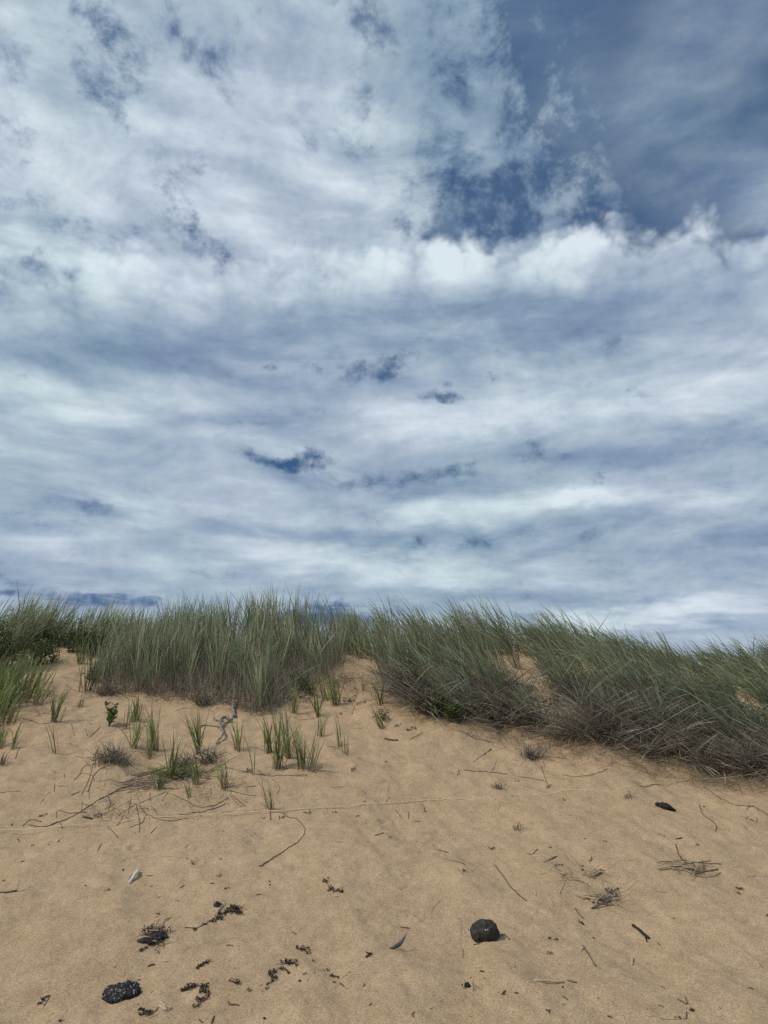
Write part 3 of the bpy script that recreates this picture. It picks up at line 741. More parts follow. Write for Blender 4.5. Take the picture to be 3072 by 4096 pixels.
stick('D3', [(125, -8), (196, 100), (268, 207)], .0045, 'straw', 'longest straight pale reed stem lying on the sand', 'reed', name='reed_stem')
stick('D3', [(-114, -59), (0, 92), (95, 177)], .0042, 'root', 'long grey brown reed stem lying parallel to a paler one', 'reed', name='reed_stem')
stick('D3', [(145, 692), (340, 708)], .0052, 'pale', 'thick pale split stem with a dark twig at its end', 'stem', name='reed_stem')
stick('D3', [(460, 466), (545, 607)], .0040, 'root', 'straight greyish stick crossing a short yellow straw', 'stick', name='stick')
stick('D3', [(783, 338), (835, 374), (888, 425)], .0085, 'black', 'thick black forked stick lying on bare sand', 'stick', name='forked_stick', forks=[[(862, 400), (875, 445)]], r_end=.009)
stick('D3', [(412, 225), (430, 260), (467, 292)], .0038, 'twig', 'kinked dark twig below the straw bundle', 'twig', name='twig')
many('B3', TAN, [(2.6, (490, 608), (537, 693)), (1.8, (610, 697), (700, 712), (785, 720)), (1.6, (0, 565), (100, 625), (230, 648)), (2.2, (285, 615), (292, 690)), (2.4, (213, 322), (238, 378)),
                 (1.8, (0, 322), (80, 332), (155, 353)), (1.6, (1340, 725), (1390, 735)), (1.8, (1430, 756), (1475, 757)), (1.6, (190, 685), (280, 690)), (1.4, (215, 768), (255, 775), (190, 805))], 'straw', 'grass_stalk')
many('B3', DARK, [(2.2, (95, 670), (130, 673), (168, 643)), (2.8, (205, 727), (290, 690)), (2.2, (948, 540), (993, 567)), (2.8, (1060, 580), (1105, 570)), (2.2, (1500, 493), (1525, 510)), (1.8, (1515, 455), (1525, 427)),
                  (1.8, (1588, 440), (1585, 478)), (3, (1060, 612), (1090, 690), (1132, 735)), (2, (1065, 665), (1100, 690))], 'twig', 'twig')
many('B3', ROOT, [(3, (1215, 360), (1235, 415), (1290, 455), (1325, 490), (1320, 526)), (3, (1240, 240), (1400, 340), (1500, 365), (1555, 365), (1659, 420)), (2.5, (1460, 220), (1492, 288)),
                  (2.6, (330, 160), (450, 170), (560, 150), (620, 125)), (2.6, (40, 168), (130, 185), (225, 207)), (2.4, (190, 110), (215, 185), (240, 240)), (2.4, (775, 205), (850, 238), (960, 225)),
                  (2.2, (1520, 390), (1560, 360), (1600, 400))], 'root', 'root')
many('B2', DARK, [(2.6, (845, 332), (865, 308)), (2.2, (903, 390), (943, 440)), (2.2, (990, 400), (990, 450)), (2, (1022, 465), (1065, 462)), (2.6, (1075, 345), (1092, 380), (1088, 402)), (2.2, (1305, 165), (1315, 130)), (2.2, (1315, 130), (1321, 162)),
                  (2.2, (768, 557), (828, 542)), (2.4, (1175, 640), (1245, 668)), (3.2, (1270, 715), (1355, 745)), (1.8, (1310, 780), (1345, 810)), (2.8, (150, 430), (153, 455)), (2, (630, 80), (660, 98)), (1.8, (690, 262), (715, 282))], 'twig', 'twig')
many('B2', TAN, [(2.6, (960, 287), (1030, 296), (1100, 315)), (2, (1200, 10), (1250, 60), (1268, 103)), (2, (877, 0), (975, 66)), (1.9, (203, 277), (300, 405)), (2.2, (485, 247), (605, 232), (606, 249)),
                 (2.2, (765, 213), (815, 215), (850, 198), (862, 230), (852, 268)), (1.8, (1485, 120), (1565, 205)), (1.6, (1525, 145), (1565, 55)), (1.6, (480, 590), (560, 600)), (2, (443, 968), (535, 953)), (1.8, (90, 378), (190, 386)),
                 (1.8, (1200, 10), (1180, -8))], 'straw', 'grass_stalk')
many('B2', ROOT, [(3, (0, 155), (160, 163), (330, 172)), (2.4, (250, 157), (330, 165)), (2.6, (310, 490), (270, 455), (210, 440), (170, 410)), (3.4, (1347, 132), (1450, 140), (1630, 153)), (2.2, (10, 130), (60, 165)),
                  (2, (105, 190), (155, 240), (135, 285)), (2, (110, 405), (180, 405), (210, 440)), (1.8, (160, 95), (190, 118), (310, 122))], 'root', 'root')
stick('B2', [(20, 755), (110, 700), (200, 640), (265, 600), (320, 540), (308, 490)], .0042, 'root', 'longest bare curved root running down the sand from the grass', 'root', name='root', r_end=.0025, jit=.004)
stick('B2', [(92, 375), (95, 456)], .006, 'twig', 'short upright dark stub below the wiry grass sprig', 'stub', name='stub', lift=0)
many('D2', TAN, [(1.8, (1327, 300), (1325, 400), (1325, 495)), (1.8, (1338, 475), (1335, 540)), (2, (560, 671), (615, 637)), (2.2, (330, 696), (383, 640)), (1.6, (85, 589), (210, 580)), (1.8, (1390, 715), (1440, 745)), (1.6, (1450, 735), (1570, 776)),
                 (1.6, (1135, 292), (1145, 222), (1195, 172)), (1.6, (1465, 720), (1458, 755)), (1.5, (1463, 790), (1465, 825))], 'straw', 'grass_stalk')
many('D2', DARK, [(2.2, (1590, 782), (1612, 758)), (2.2, (1603, 788), (1617, 760)), (2.4, (1410, 457), (1448, 457)), (2, (935, 345), (995, 360)), (2.6, (733, 856), (750, 842)), (2.2, (700, 710), (706, 722), (694, 730)),
                  (2.2, (1025, 898), (1013, 912), (1022, 926)), (3, (545, 702), (570, 724)), (2.2, (0, 137), (30, 132)), (2.4, (1560, 420), (1612, 400)), (2.6, (1612, 403), (1645, 432)), (2.6, (235, 382), (260, 398)), (2.4, (970, 348), (995, 360))], 'twig', 'twig')
many('D1', DARK, [(3.4, (960, 608), (975, 595), (1003, 592)), (2.8, (1468, 462), (1490, 459), (1505, 465)), (2.4, (1480, 820), (1485, 845), (1530, 848), (1550, 856)), (3, (1387, 925), (1370, 968)), (2.6, (1290, 950), (1312, 972)),
                  (1.9, (320, 800), (285, 850)), (2.2, (1160, 97), (1195, 80)), (2.2, (1358, 68), (1390, 62)), (1.8, (1195, 342), (1262, 356)), (2.6, (890, 688), (908, 692)), (2.6, (1600, 745), (1620, 765)), (2.4, (1608, 740), (1632, 760)),
                  (2.4, (950, 10), (990, 12))], 'twig', 'twig')
many('D1', TAN, [(2, (385, 962), (435, 885)), (1.8, (597, 90), (640, 107), (715, 102)), (1.8, (965, 932), (1050, 900), (1115, 868)), (2.4, (985, 912), (1030, 850)), (1.6, (980, 88), (988, 72))], 'straw', 'grass_stalk')
many('D1', PALE, [(5.5, (1030, 850), (1080, 882)), (3.6, (1036, 825), (1075, 858)), (3, (1060, 850), (1115, 866))], 'pale', 'straw')
stick('D1', [(-30, 128), (40, 124), (108, 116)], .0050, 'root', 'bent grey stem with a raised pale end', 'stem', name='bent_stem', lift=1.0)
stick('D1', [(820, 727), (903, 713)], .0048, 'root', 'short brown stem lying against the black flecked lump', 'stem', name='stem_piece', rise=(.03, .0))
# root mat and litter below the central tufts
many('B1', ROOT, [(3.4, (185, 490), (300, 492), (400, 460), (500, 415), (600, 350), (720, 285), (850, 225)), (2.6, (145, 497), (200, 455), (270, 467)), (2.4, (305, 490), (380, 465), (405, 515)), (2.4, (365, 400), (365, 440)),
                  (3, (375, 393), (480, 410), (560, 405)), (3, (700, 300), (715, 350), (700, 392)), (2.4, (770, 430), (880, 350)), (2.4, (850, 310), (830, 420)), (2.6, (880, 350), (905, 480), (900, 540)),
                  (2.6, (900, 360), (960, 420), (1040, 455), (1120, 460), (1215, 447)), (2.2, (760, 490), (800, 430)), (2.2, (840, 500), (920, 470), (945, 420)), (2.6, (1080, 280), (1240, 350), (1350, 370), (1480, 310)),
                  (2.8, (1160, 415), (1310, 430)), (2.6, (1220, 410), (1340, 395), (1460, 350)), (2.2, (900, 350), (1080, 270)), (1.8, (620, 205), (800, 215), (980, 240)), (3, (570, 270), (620, 150), (710, 100)),
                  (2.2, (530, 285), (580, 180), (600, 100)), (2.4, (480, 200), (530, 150), (590, 165), (612, 200)), (2.2, (485, 42), (560, 55), (610, 75)), (2.2, (260, 345), (320, 275)), (2.6, (460, 295), (520, 268)), (2.4, (380, 235), (440, 235)),
                  (2.2, (350, 270), (355, 220)), (2.4, (1500, 290), (1590, 370)), (2.2, (1530, 245), (1659, 235)), (2.6, (1490, 260), (1560, 285), (1659, 300)), (2.2, (510, 160), (545, 110), (620, 90)), (2.2, (1050, 330), (1090, 270)),
                  (2.4, (970, 280), (975, 330)), (2, (1500, 270), (1495, 300), (1570, 370)), (2.4, (1400, 105), (1530, 130), (1620, 140)), (2.2, (1380, 60), (1395, 110), (1350, 180)), (2, (620, 20), (640, -15), (600, 70)),
                  (2.4, (790, 120), (850, 160), (920, 175)), (2, (820, 60), (860, 110), (900, 130))], 'root', 'root')
many('B1', DARK, [(2, (630, 660), (655, 612)), (2.2, (975, 545), (1013, 507)), (2.4, (700, 497), (765, 567)), (2.2, (1200, 637), (1220, 610)), (1.8, (345, 130), (362, 152)), (5, (535, 437), (600, 446)), (2.2, (0, 280), (140, 265)), (1.6, (370, 600), (410, 565)), (1.8, (985, 885), (975, 895)), (1.7, (415, 155), (420, 185))], 'twig', 'twig')
many('B1', TAN, [(1.6, (285, 588), (350, 598), (420, 604)), (2.6, (525, 388), (530, 330)), (3, (620, 440), (740, 385)), (3, (680, 430), (735, 350)), (3, (680, 385), (700, 350)), (2.2, (1040, 687), (1120, 690), (1215, 705)), (2, (690, 110), (688, 160))], 'straw', 'grass_stalk')
many('A1', ROOT, [(2.6, (420, 655), (520, 705), (605, 742)), (2.2, (500, 630), (530, 670), (600, 740)), (2.2, (580, 1005), (650, 940)), (1.8, (555, 950), (566, 995)), (2.2, (460, 910), (480, 990)), (2.2, (1130, 838), (1200, 815), (1250, 820)), (2.6, (240, 855), (320, 850)), (3, (150, 880), (250, 915), (330, 915)), (2.4, (390, 905), (425, 808)),
                  (2.8, (100, 1145), (128, 1072)), (2.2, (600, 1160), (680, 1100), (640, 1020)), (2, (870, 1095), (1010, 1112))], 'root', 'root')
many('A1', PALE, [(2.2, (1585, 1082), (1659, 1040)), (2.5, (398, 570), (450, 545), (530, 540))], 'pale', 'straw')
many('A2', ROOT, [(3.4, (1300, 955), (1400, 1000), (1540, 1040)), (2.8, (1410, 1165), (1525, 1075)), (2.2, (1000, 1015), (1080, 975)), (2.2, (460, 1062), (530, 1075), (600, 1125)), (2, (630, 940), (685, 943)), (2.6, (740, 710), (755, 750)), (2.2, (620, 860), (640, 800)), (2.2, (230, 870), (330, 890), (380, 880))], 'root', 'root')
stick('A2', [(835, 1018), (880, 1024), (920, 1022)], .011, 'twig', 'short flat brown bark strip lying alone on the upper sand', 'bark', name='bark_strip')

# crooked driftwood pieces
def drift(c, pts, r, label, lifts=None, forks=()):
    path = lay(c, pts, r, .7, n=24, jit=.004)
    if lifts is not None: path[:, 2] += np.interp(np.linspace(0, 1, 24), np.linspace(0, 1, len(lifts)), lifts)
    o = path[0].copy(); root = empty('driftwood_root', o); tag(root, label, 'driftwood')
    link('trunk', data_mesh('trunk', tube_data(path, r, 8, r * .55, wob=.16), 'drift', o), root)
    for f in forks:
        link('branch', data_mesh('branch', tube_data(lay(c, f, r * .5, .8), r * .5, 6, r * .25), 'drift', o), root)
drift('A1', [(1500, 912), (1450, 905), (1425, 945), (1445, 1010), (1400, 1055)], .020, 'crooked grey driftwood root beside the full green tuft', [.02, .05, .03, .04, 0], [[(1425, 945), (1330, 930), (1290, 945)], [(1450, 905), (1390, 895), (1385, 875)]])
drift('A1', [(1520, 880), (1508, 830), (1515, 770), (1512, 720)], .022, 'dark upright driftwood stub under the central grass mound', [0, .03, .06, .12])

# ------------------------------------------------------------------ piles of straw
def pile(c, segs, label, name='straw_pile', fine=0, box=None, m='straw', fm='thatch'):
    o = P(c, *np.mean([s[1] for s in segs], axis=0)); root = empty(name, o); tag(root, label, 'straw pile')
    for i, s in enumerate(segs):
        r = s[0] / 1000; path = lay(c, s[1:], r, .9, rise=(rng.uniform(0, .02), rng.uniform(.0, .03)))
        link('straw', data_mesh('straw', tube_data(path, r), 'root' if i % 3 == 2 else m, o), root)
    if fine:
        x0, y0, x1, y1 = box
        xy = np.array([P(c, rng.uniform(x0, x1), rng.uniform(y0, y1))[:2] for _ in range(fine)])
        b = blades(with_z(xy, .006), rng.uniform(.06, .24, fine), rng.uniform(1.0, 1.5, fine), rng.uniform(-.4, .6, fine), rng.uniform(0, 6.28, fine), .004 * rng.uniform(.6, 1.2, fine), follow=.004, dry=rng.random(fine) * .7)
        tag(link('fine_litter', blade_mesh('fine_litter', [b], MAT[fm], o), root), kind='stuff')
    return root
pile('B3', [(5, (942, 780), (1190, 776)), (4.5, (945, 768), (1060, 745), (1130, 760)), (3, (940, 738), (1130, 735), (1360, 766)), (4.5, (1040, 782), (1225, 792)), (4, (1000, 775), (1130, 790), (1200, 822)), (5.5, (1190, 821), (1338, 800)),
            (4, (1130, 735), (1240, 782)), (3, (1160, 850), (1200, 790)), (4, (1080, 760), (1230, 802)), (5, (950, 787), (1100, 766)), (4, (1170, 740), (1230, 800)), (3, (1238, 740), (1242, 782)), (4, (980, 762), (1170, 782)), (3, (1150, 720), (1165, 755)), (3, (1100, 760), (1290, 742))],
     'largest flat bundle of pale straws on open sand', fine=36, box=(1040, 745, 1260, 830))
pile('D3', [(5, (402, 137), (480, 165), (560, 196)), (4, (430, 150), (580, 150)), (5.5, (515, 226), (640, 203)), (4.5, (510, 185), (630, 206)), (4, (560, 150), (700, 186)), (4, (520, 192), (640, 170)), (3, (680, 200), (700, 226)), (4.5, (450, 158), (610, 180)), (3.5, (580, 200), (690, 165)), (4.5, (540, 205), (600, 160))],
     'straw bundle with frayed ends below the black seaweed knot', fine=44, box=(540, 140, 690, 215))
pile('B3', [(3.5, (455, 823), (480, 803)), (5, (490, 828), (580, 801)), (4.5, (525, 836), (582, 798)), (3, (600, 810), (625, 831)), (3, (590, 850), (615, 868)), (3, (540, 800), (600, 815))], 'small scatter of split straws between two larger bundles', fine=14, box=(470, 800, 610, 845))
pile('B3', [(4.5, (305, 800), (390, 836)), (3.5, (330, 795), (385, 820)), (2.5, (320, 835), (360, 815)), (4, (345, 845), (440, 855)), (4.5, (440, 855), (495, 890))], 'broken straws with a forked end near the long reeds', fine=10, box=(300, 795, 400, 840))
pile('D2', [(4, (1345, 745), (1352, 722)), (2, (1395, 720), (1440, 742)), (2, (1408, 735), (1408, 760))], 'few straws attached beside a black bark scrap')
# flattened old grass with green blades at the end
fl = []
for _ in range(46):
    x0 = rng.uniform(740, 1230); y0 = 240 - (x0 - 740) * .14 + rng.normal(0, 26)
    fl.append((rng.uniform(2, 3.4), (x0, y0), (x0 + rng.uniform(60, 130), y0 - rng.uniform(-8, 30)), (x0 + rng.uniform(140, 250), y0 - rng.uniform(-10, 60))))
pr = pile('B1', fl, 'large flattened pile of old grass stems in the middle of the tufts', name='flattened_grass_pile', fine=260, box=(800, 120, 1330, 260), m='root')
for s in range(2):
    c0 = P('B1', 1230 - 90 * s, 185); n = 46; xy = c0[:2] + rng.normal(0, (.14, .05), (n, 2))
    b = blades(with_z(xy, .03), rng.uniform(.15, .34, n), rng.uniform(1.0, 1.4, n), rng.uniform(0, .5, n), rng.normal(-1.4, .5, n) + math.pi * (rng.random(n) < .4), .008, follow=.02)
    link('green_blades', blade_mesh('green_blades', [b], MAT['young'], np.array(pr.location)), pr)
# brown dead tussock
def tussock(c, x, y, w, h, n, label, stems=16):
    p = P(c, x, y); sc = np.linalg.norm(p - (0, 0, CAM_H)) / FPX / 1.62; root = empty('dead_grass_tussock', p); tag(root, label, 'dead tussock')
    xy = p[:2] + np.column_stack([rng.normal(0, w * sc * .22, n), rng.normal(0, w * sc * .16, n)])
    b = blades(with_z(xy), h * sc * rng.uniform(.5, 1.3, n), rng.uniform(.1, 1.2, n), rng.uniform(-.3, 1.6, n), rng.uniform(0, 6.28, n), .006 * rng.uniform(.7, 1.2, n), segs=6, follow=.004, dry=rng.random(n) * .9)
    link('dead_blades', blade_mesh('dead_blades', [b], MAT['thatch'], p), root)
    d = [tube_data(smooth_path([q, q + [rng.normal(0, .05), rng.normal(0, .04), .06], q + [rng.normal(0, .12), rng.normal(0, .1), .12]], 6), .003, 5) for q in with_z(xy[:stems])]
    if stems: link('stems', data_mesh('stems', merge(d), 'twig', p), root)
tussock('A1', 725, 1160, 190, 130, 240, 'tangled brown dead tussock standing on the sand among green tufts')
tussock('A1', 690, 730, 120, 110, 150, 'brown dead tussock at the left foot of the central mound')
tussock('A1', 1330, 790, 140, 90, 170, 'dark brown dead tussock tucked under the central mound above the driftwood')
tussock('B2', 1570, 255, 60, 45, 40, 'small grey withered tuft lying alone near the thatch', 0)
tussock('A3', 130, 1140, 120, 110, 120, 'withered grey tuft at the lower left end of the thatch', 0)
tussock('B3', 760, 310, 60, 24, 22, 'tiny flattened withered tuft on the sand left of the dark lump', 0)
tussock('B3', 45, 520, 80, 40, 18, 'sparse withered tuft half buried in the middle sand', 0)
tussock('A1', 1200, 1200, 150, 110, 90, 'curled brown withered leaves on top of the flattened grass pile')
tussock('A1', 1340, 1170, 90, 130, 80, 'thin brown withered tussock right of the flattened grass pile')

# ------------------------------------------------------------------ seaweed
def ribbon(path, w):
    tw = np.cumsum(rng.normal(0, .7, len(path))); side = np.stack([np.cos(tw), np.sin(tw), rng.normal(0, .5, len(path))], 1)
    side /= np.linalg.norm(side, axis=1)[:, None]; ww = w * rng.uniform(.35, 1.1, len(path))
    co = np.concatenate([path - side * ww[:, None], path + side * ww[:, None] + [0, 0, .002]]); n = len(path)
    q = np.array([(i, i + 1, n + i + 1, n + i) for i in range(n - 1)])
    return co, q, np.zeros((0, 3), int)
def weed(c, knots, label, group=None, dens=1.0, m='weed', name='dried_seaweed'):
    """tangled curling strands round each knot (x, y, radius in crop px); knots in a row are joined by a strand"""
    o = P(c, knots[0][0], knots[0][1]); sc = np.linalg.norm(o - (0, 0, CAM_H)) / FPX / 1.62
    if group == 'seaweed scraps': label = group = f"{'tiny' if max(q[2] for q in knots) < 10 else 'small curled'} black seaweed scrap nearest the {nearest(o)}"
    if group == 'withered leaf scraps': label = group = f'brown withered leaf scrap nearest the {nearest(o)}'
    root = empty(name, o); tag(root, label, 'seaweed' if 'seaweed' in label else 'leaf scrap', group)
    tubes, ribs = [], []; prev = None
    for (x, y, r) in knots:
        p = P(c, x, y); R_ = r * sc
        for i in range(max(3, int(7 * dens * (r / 22)))):
            n = 9; a = rng.uniform(0, 6.28); q = p[:2] + rng.normal(0, R_ * .4, 2); path = []
            for k in range(n):
                a += rng.normal(0, .8); q = q + np.array([math.cos(a), math.sin(a) * 1.0]) * R_ * .26
                q = p[:2] + np.clip(q - p[:2], -R_ * 1.05, R_ * 1.05)
                path.append([q[0], q[1], float(hfield(q[0], q[1])) + .003 + abs(rng.normal(0, R_ * .22))])
            path = smooth_path(path, 16)
            (ribs if i % 3 == 0 else tubes).append(ribbon(path, max(.004, R_ * .12)) if i % 3 == 0 else tube_data(path, rng.uniform(.0014, .003), 5, .001))
        if prev is not None and np.linalg.norm(p - prev) < .3:
            mid = (p + prev) / 2 + [rng.normal(0, .008), rng.normal(0, .008), .006]
            pa_ = smooth_path([prev + [0, 0, .004], mid, p + [0, 0, .004]], 12); pa_[:, 2] = np.maximum(pa_[:, 2], hfield(pa_[:, 0], pa_[:, 1]) + .002)
            tubes.append(tube_data(pa_, .0024, 5, .0018))
        prev = p
    if tubes: link('strands', data_mesh('strands', merge(tubes), m, o), root)
    if ribs: link('fronds', data_mesh('fronds', merge(ribs), m, o), root)
    return root
SW = ('small curled scrap of black dried seaweed on the sand', 'seaweed scraps')
weed('D1', [(1530, 228, 36), (1545, 250, 22), (1480, 245, 24), (1440, 262, 20), (1415, 290, 24), (1380, 303, 16), (1330, 325, 12), (1262, 364, 10)], 'long trail of black seaweed with a dense knot at its upper end', dens=1.6)
weed('D1', [(1412, 202, 22)], 'compact black seaweed clod beside the long seaweed trail', dens=3)
for row in [(2.6, (1410, 265), (1460, 185)), (2.6, (1400, 270), (1440, 205)), (2.4, (1475, 185), (1492, 222)), (2.8, (1430, 268), (1520, 240)), (1.8, (1545, 235), (1597, 227)), (2.2, (1300, 348), (1318, 318))]:
    stick('D1', row[1:], row[0] / 1000, 'straw', 'tan straw caught in the long black seaweed trail', 'straw', 'straws in the seaweed trail', lift=3.5)
weed('B2', [(450, 855, 20), (478, 905, 22), (510, 915, 8), (545, 915, 22)], 'looped black seaweed strand with a leaf at its end')
weed('D2', [(285, 488, 20), (318, 500, 24), (340, 522, 12)], 'ragged black seaweed clump above the straw studded one')
weed('D2', [(185, 572, 24), (215, 582, 22), (250, 575, 18), (268, 598, 10)], 'black seaweed clump pierced by a thin straw')
weed('D2', [(160, 612, 14), (130, 632, 18), (108, 655, 24), (112, 680, 20), (70, 715, 12)], 'long black seaweed clump bending down the sand')
weed('D2', [(190, 620, 14), (208, 645, 10)], *SW)
weed('D2', [(68, 742, 12)], *SW); weed('D2', [(380, 571, 12)], *SW); weed('D2', [(455, 628, 15)], *SW); weed('D2', [(498, 661, 18), (530, 668, 8)], *SW)
weed('D2', [(733, 524, 18), (727, 545, 14)], 'small upright black seaweed curl by the mussel shell'); weed('D2', [(312, 655, 10)], *SW); weed('D2', [(1465, 640, 10)], *SW); weed('D2', [(47, 937, 9)], *SW); weed('D2', [(278, 697, 7)], *SW); weed('D2', [(506, 695, 9)], *SW)
weed('D1', [(1352, 575, 18), (1320, 580, 14), (1298, 595, 16), (1278, 613, 8)], 'narrow black seaweed piece lying slantwise alone')
weed('D1', [(1195, 748, 20), (1225, 738, 26), (1255, 730, 16)], 'dark red brown seaweed tuft at the foot of a sand ripple', dens=1.6)
weed('D1', [(1320, 735, 22), (1325, 760, 22), (1345, 778, 12)], 'spiky black seaweed tuft beside the red brown one', dens=1.4)
weed('D1', [(1280, 815, 20), (1320, 818, 18), (1355, 790, 10)], *SW); weed('D1', [(1272, 860, 20)], *SW); weed('D1', [(1525, 708, 20), (1490, 697, 10)], *SW)
weed('D1', [(935, 905, 26), (915, 885, 14), (965, 912, 16)], 'black seaweed clump beside three pale stems', dens=1.5)
weed('D1', [(260, 838, 10), (283, 808, 14), (312, 797, 10)], *SW); weed('D1', [(878, 745, 14)], *SW); weed('D1', [(395, 965, 12)], *SW); weed('D1', [(1470, 95, 12)], *SW); weed('D1', [(1030, 265, 10)], *SW)
weed('D1', [(708, 101, 8)], *SW); weed('D1', [(1150, 174, 7)], *SW)
weed('D3', [(640, 118, 22), (668, 112, 20), (655, 130, 16)], 'black seaweed knot caught on the frayed straw bundle', dens=1.5)
for x, y, r in [(440, 320, 17), (245, 428, 10), (280, 428, 14), (240, 512, 14), (1482, 100, 18), (1470, 125, 10), (1160, 880, 14), (1077, 932, 12), (243, 905, 12), (525, 414, 7), (30, 772, 8), (332, 744, 6), (632, 927, 9), (1650, 270, 8)]:
    weed('D3', [(x, y, r)], *SW)
for x, y, r in [(290, 752, 16), (328, 745, 10), (505, 710, 14), (455, 752, 8), (598, 588, 11), (468, 581, 7), (240, 240, 18), (1205, 615, 12), (35, 205, 12), (335, 322, 10), (1560, 462, 8), (1250, 375, 8), (455, 780, 7), (250, 635, 8)]:
    weed('B3', [(x, y, r)], *SW)
for x, y, r in [(1530, 645, 18), (660, 432, 12), (852, 80, 12), (640, 130, 20), (510, 405, 12), (1100, 400, 6), (700, 335, 10), (1355, 790, 14), (1188, 315, 8), (45, 440, 12), (185, 445, 16), (330, 410, 20), (95, 875, 7), (90, 855, 7), (870, 570, 7)]:
    weed('B2', [(x, y, r)], *SW)
for x, y, r in [(75, 487, 8), (115, 590, 10), (215, 622, 10), (145, 725, 7), (550, 882, 7), (803, 783, 8), (1245, 735, 12), (1430, 715, 8), (1420, 818, 12), (25, 848, 6), (280, 425, 18), (640, 425, 22), (1205, 100, 26), (1600, 140, 24)]:
    weed('B1', [(x, y, r)], *SW)
for c, x, y, r in [('A2', 600, 765, 34), ('A2', 680, 785, 26), ('A2', 640, 740, 18), ('A2', 915, 925, 20), ('A2', 300, 690, 34), ('A2', 320, 760, 34), ('A2', 555, 855, 12), ('A2', 1005, 955, 26)]:
    weed(c, [(x, y, r)], 'brown withered leaf scrap on the sand near the notch', 'withered leaf scraps', dens=1.2, m='twig', name='withered_leaf_scrap')

# ------------------------------------------------------------------ stones, lumps, shells
def lump_mesh(name, size, m, seed, rough=.14, sub=4, flat_bottom=.3, facets=7, freq=2.2, fine=.03):
    r_ = np.random.default_rng(seed); bm = bmesh.new(); bmesh.ops.create_icosphere(bm, subdivisions=sub, radius=1)
    pl_ = [(Vector(r_.normal(size=3)).normalized(), r_.uniform(.66, .92)) for _ in range(facets)]
    off = r_.uniform(0, 50, 3)
    from mathutils import noise as mn
    for v in bm.verts:
        d = v.co.normalized(); k = 1.0
        for n_, h in pl_:
            dt = d.dot(n_)
            if dt > h * .98: k = min(k, h / dt)
        k *= 1 + rough * mn.fractal(d * freq + Vector(off), 1.0, 2.0, 4) + fine * mn.fractal(d * 9 + Vector(off), 1.0, 2.0, 3)
        v.co = d * k
        if v.co.z < -flat_bottom: v.co.z = -flat_bottom - (v.co.z + flat_bottom) * -.2
        v.co = Vector((v.co.x * size[0], v.co.y * size[1], v.co.z * size[2]))
    me = bpy.data.meshes.new(name); bm.to_mesh(me); bm.free()
    for p in me.polygons: p.use_smooth = True
    me.materials.append(MAT[m]); return me
def scale_at(p): return np.linalg.norm(p - (0, 0, CAM_H)) / FPX / 1.62

# big dark stone
p = P('D2', 1490, 432); s = scale_at(p); rt = empty('stone', p); tag(rt, 'large rounded dark stone half sunk in bare sand', 'stone')
st = link('rock', lump_mesh('rock', (84 * s, 72 * s, 66 * s), 'stone', 6, .15, 5, .65, 4, 1.3, .02), rt); st.location = (0, .05, 27 * s); st.rotation_euler = (0, .14, .3)
bn = link('barnacle', lump_mesh('barnacle', (7 * s, 4 * s, 6 * s), 'white', 8, .3, 2), st); bn.location = st.matrix_basis.inverted() @ Vector((-.002, .05 - 62 * s, 27 * s + 26 * s))
bn = link('barnacle', lump_mesh('barnacle', (4 * s, 3 * s, 4 * s), 'white', 9, .3, 2), st); bn.location = st.matrix_basis.inverted() @ Vector((.011, .05 - 60 * s, 27 * s + 30 * s))
# black flecked lump
p = P('D1', 765, 812); s = scale_at(p); rt = empty('black_lump', p); tag(rt, 'black flecked lump like mussel crusted peat lying flat in sand', 'lump')
lm = lump_mesh('body', (94 * s, 88 * s, 40 * s), 'char', 21, .16, 5, .2, 6, fine=.06)
lb = link('body', lm, rt); lb.location = (0, .05, 9 * s); lb.rotation_euler = (.12, 0, .1)
vs_ = np.array([v.co[:] for v in lm.vertices]); ns_ = np.array([v.normal[:] for v in lm.vertices])
cand = np.where((ns_[:, 2] > .1) & (vs_[:, 2] > -6 * s))[0]
fm = lump_mesh('fleck', (6 * s, 2.2 * s, 2.4 * s), 'fleck', 3, .25, 1, .9, 3); fm2 = lump_mesh('mussel', (10 * s, 5 * s, 4 * s), 'char', 4, .2, 2, .9, 2)
for i in rng.choice(cand, 110, replace=False):
    f = link('fleck' if i % 2 else 'mussel', fm if i % 2 else fm2, lb); f.location = vs_[i]
    f.rotation_euler = Vector(ns_[i]).to_track_quat('Z', 'Y').to_euler(); f.rotation_euler.rotate_axis('Z', rng.uniform(0, 6.28)); f.scale = [rng.uniform(.5, 1.3)] * 3
# dark elongated lump on the right
p = P('B3', 1005, 385); s = scale_at(p); rt = empty('dark_lump', p); tag(rt, 'elongated crumpled black lump on the slope below the thatch', 'lump')
b_ = link('body', lump_mesh('body', (48 * s, 26 * s, 24 * s), 'char', 31, .25, 4, .4, 6, 3.0, .07), rt); b_.location = (0, .02, 9 * s); b_.rotation_euler = (0, .22, -.45)
b_ = link('beak', lump_mesh('beak', (18 * s, 13 * s, 12 * s), 'char', 34, .2, 3), rt); b_.location = (-38 * s, .045, 22 * s)
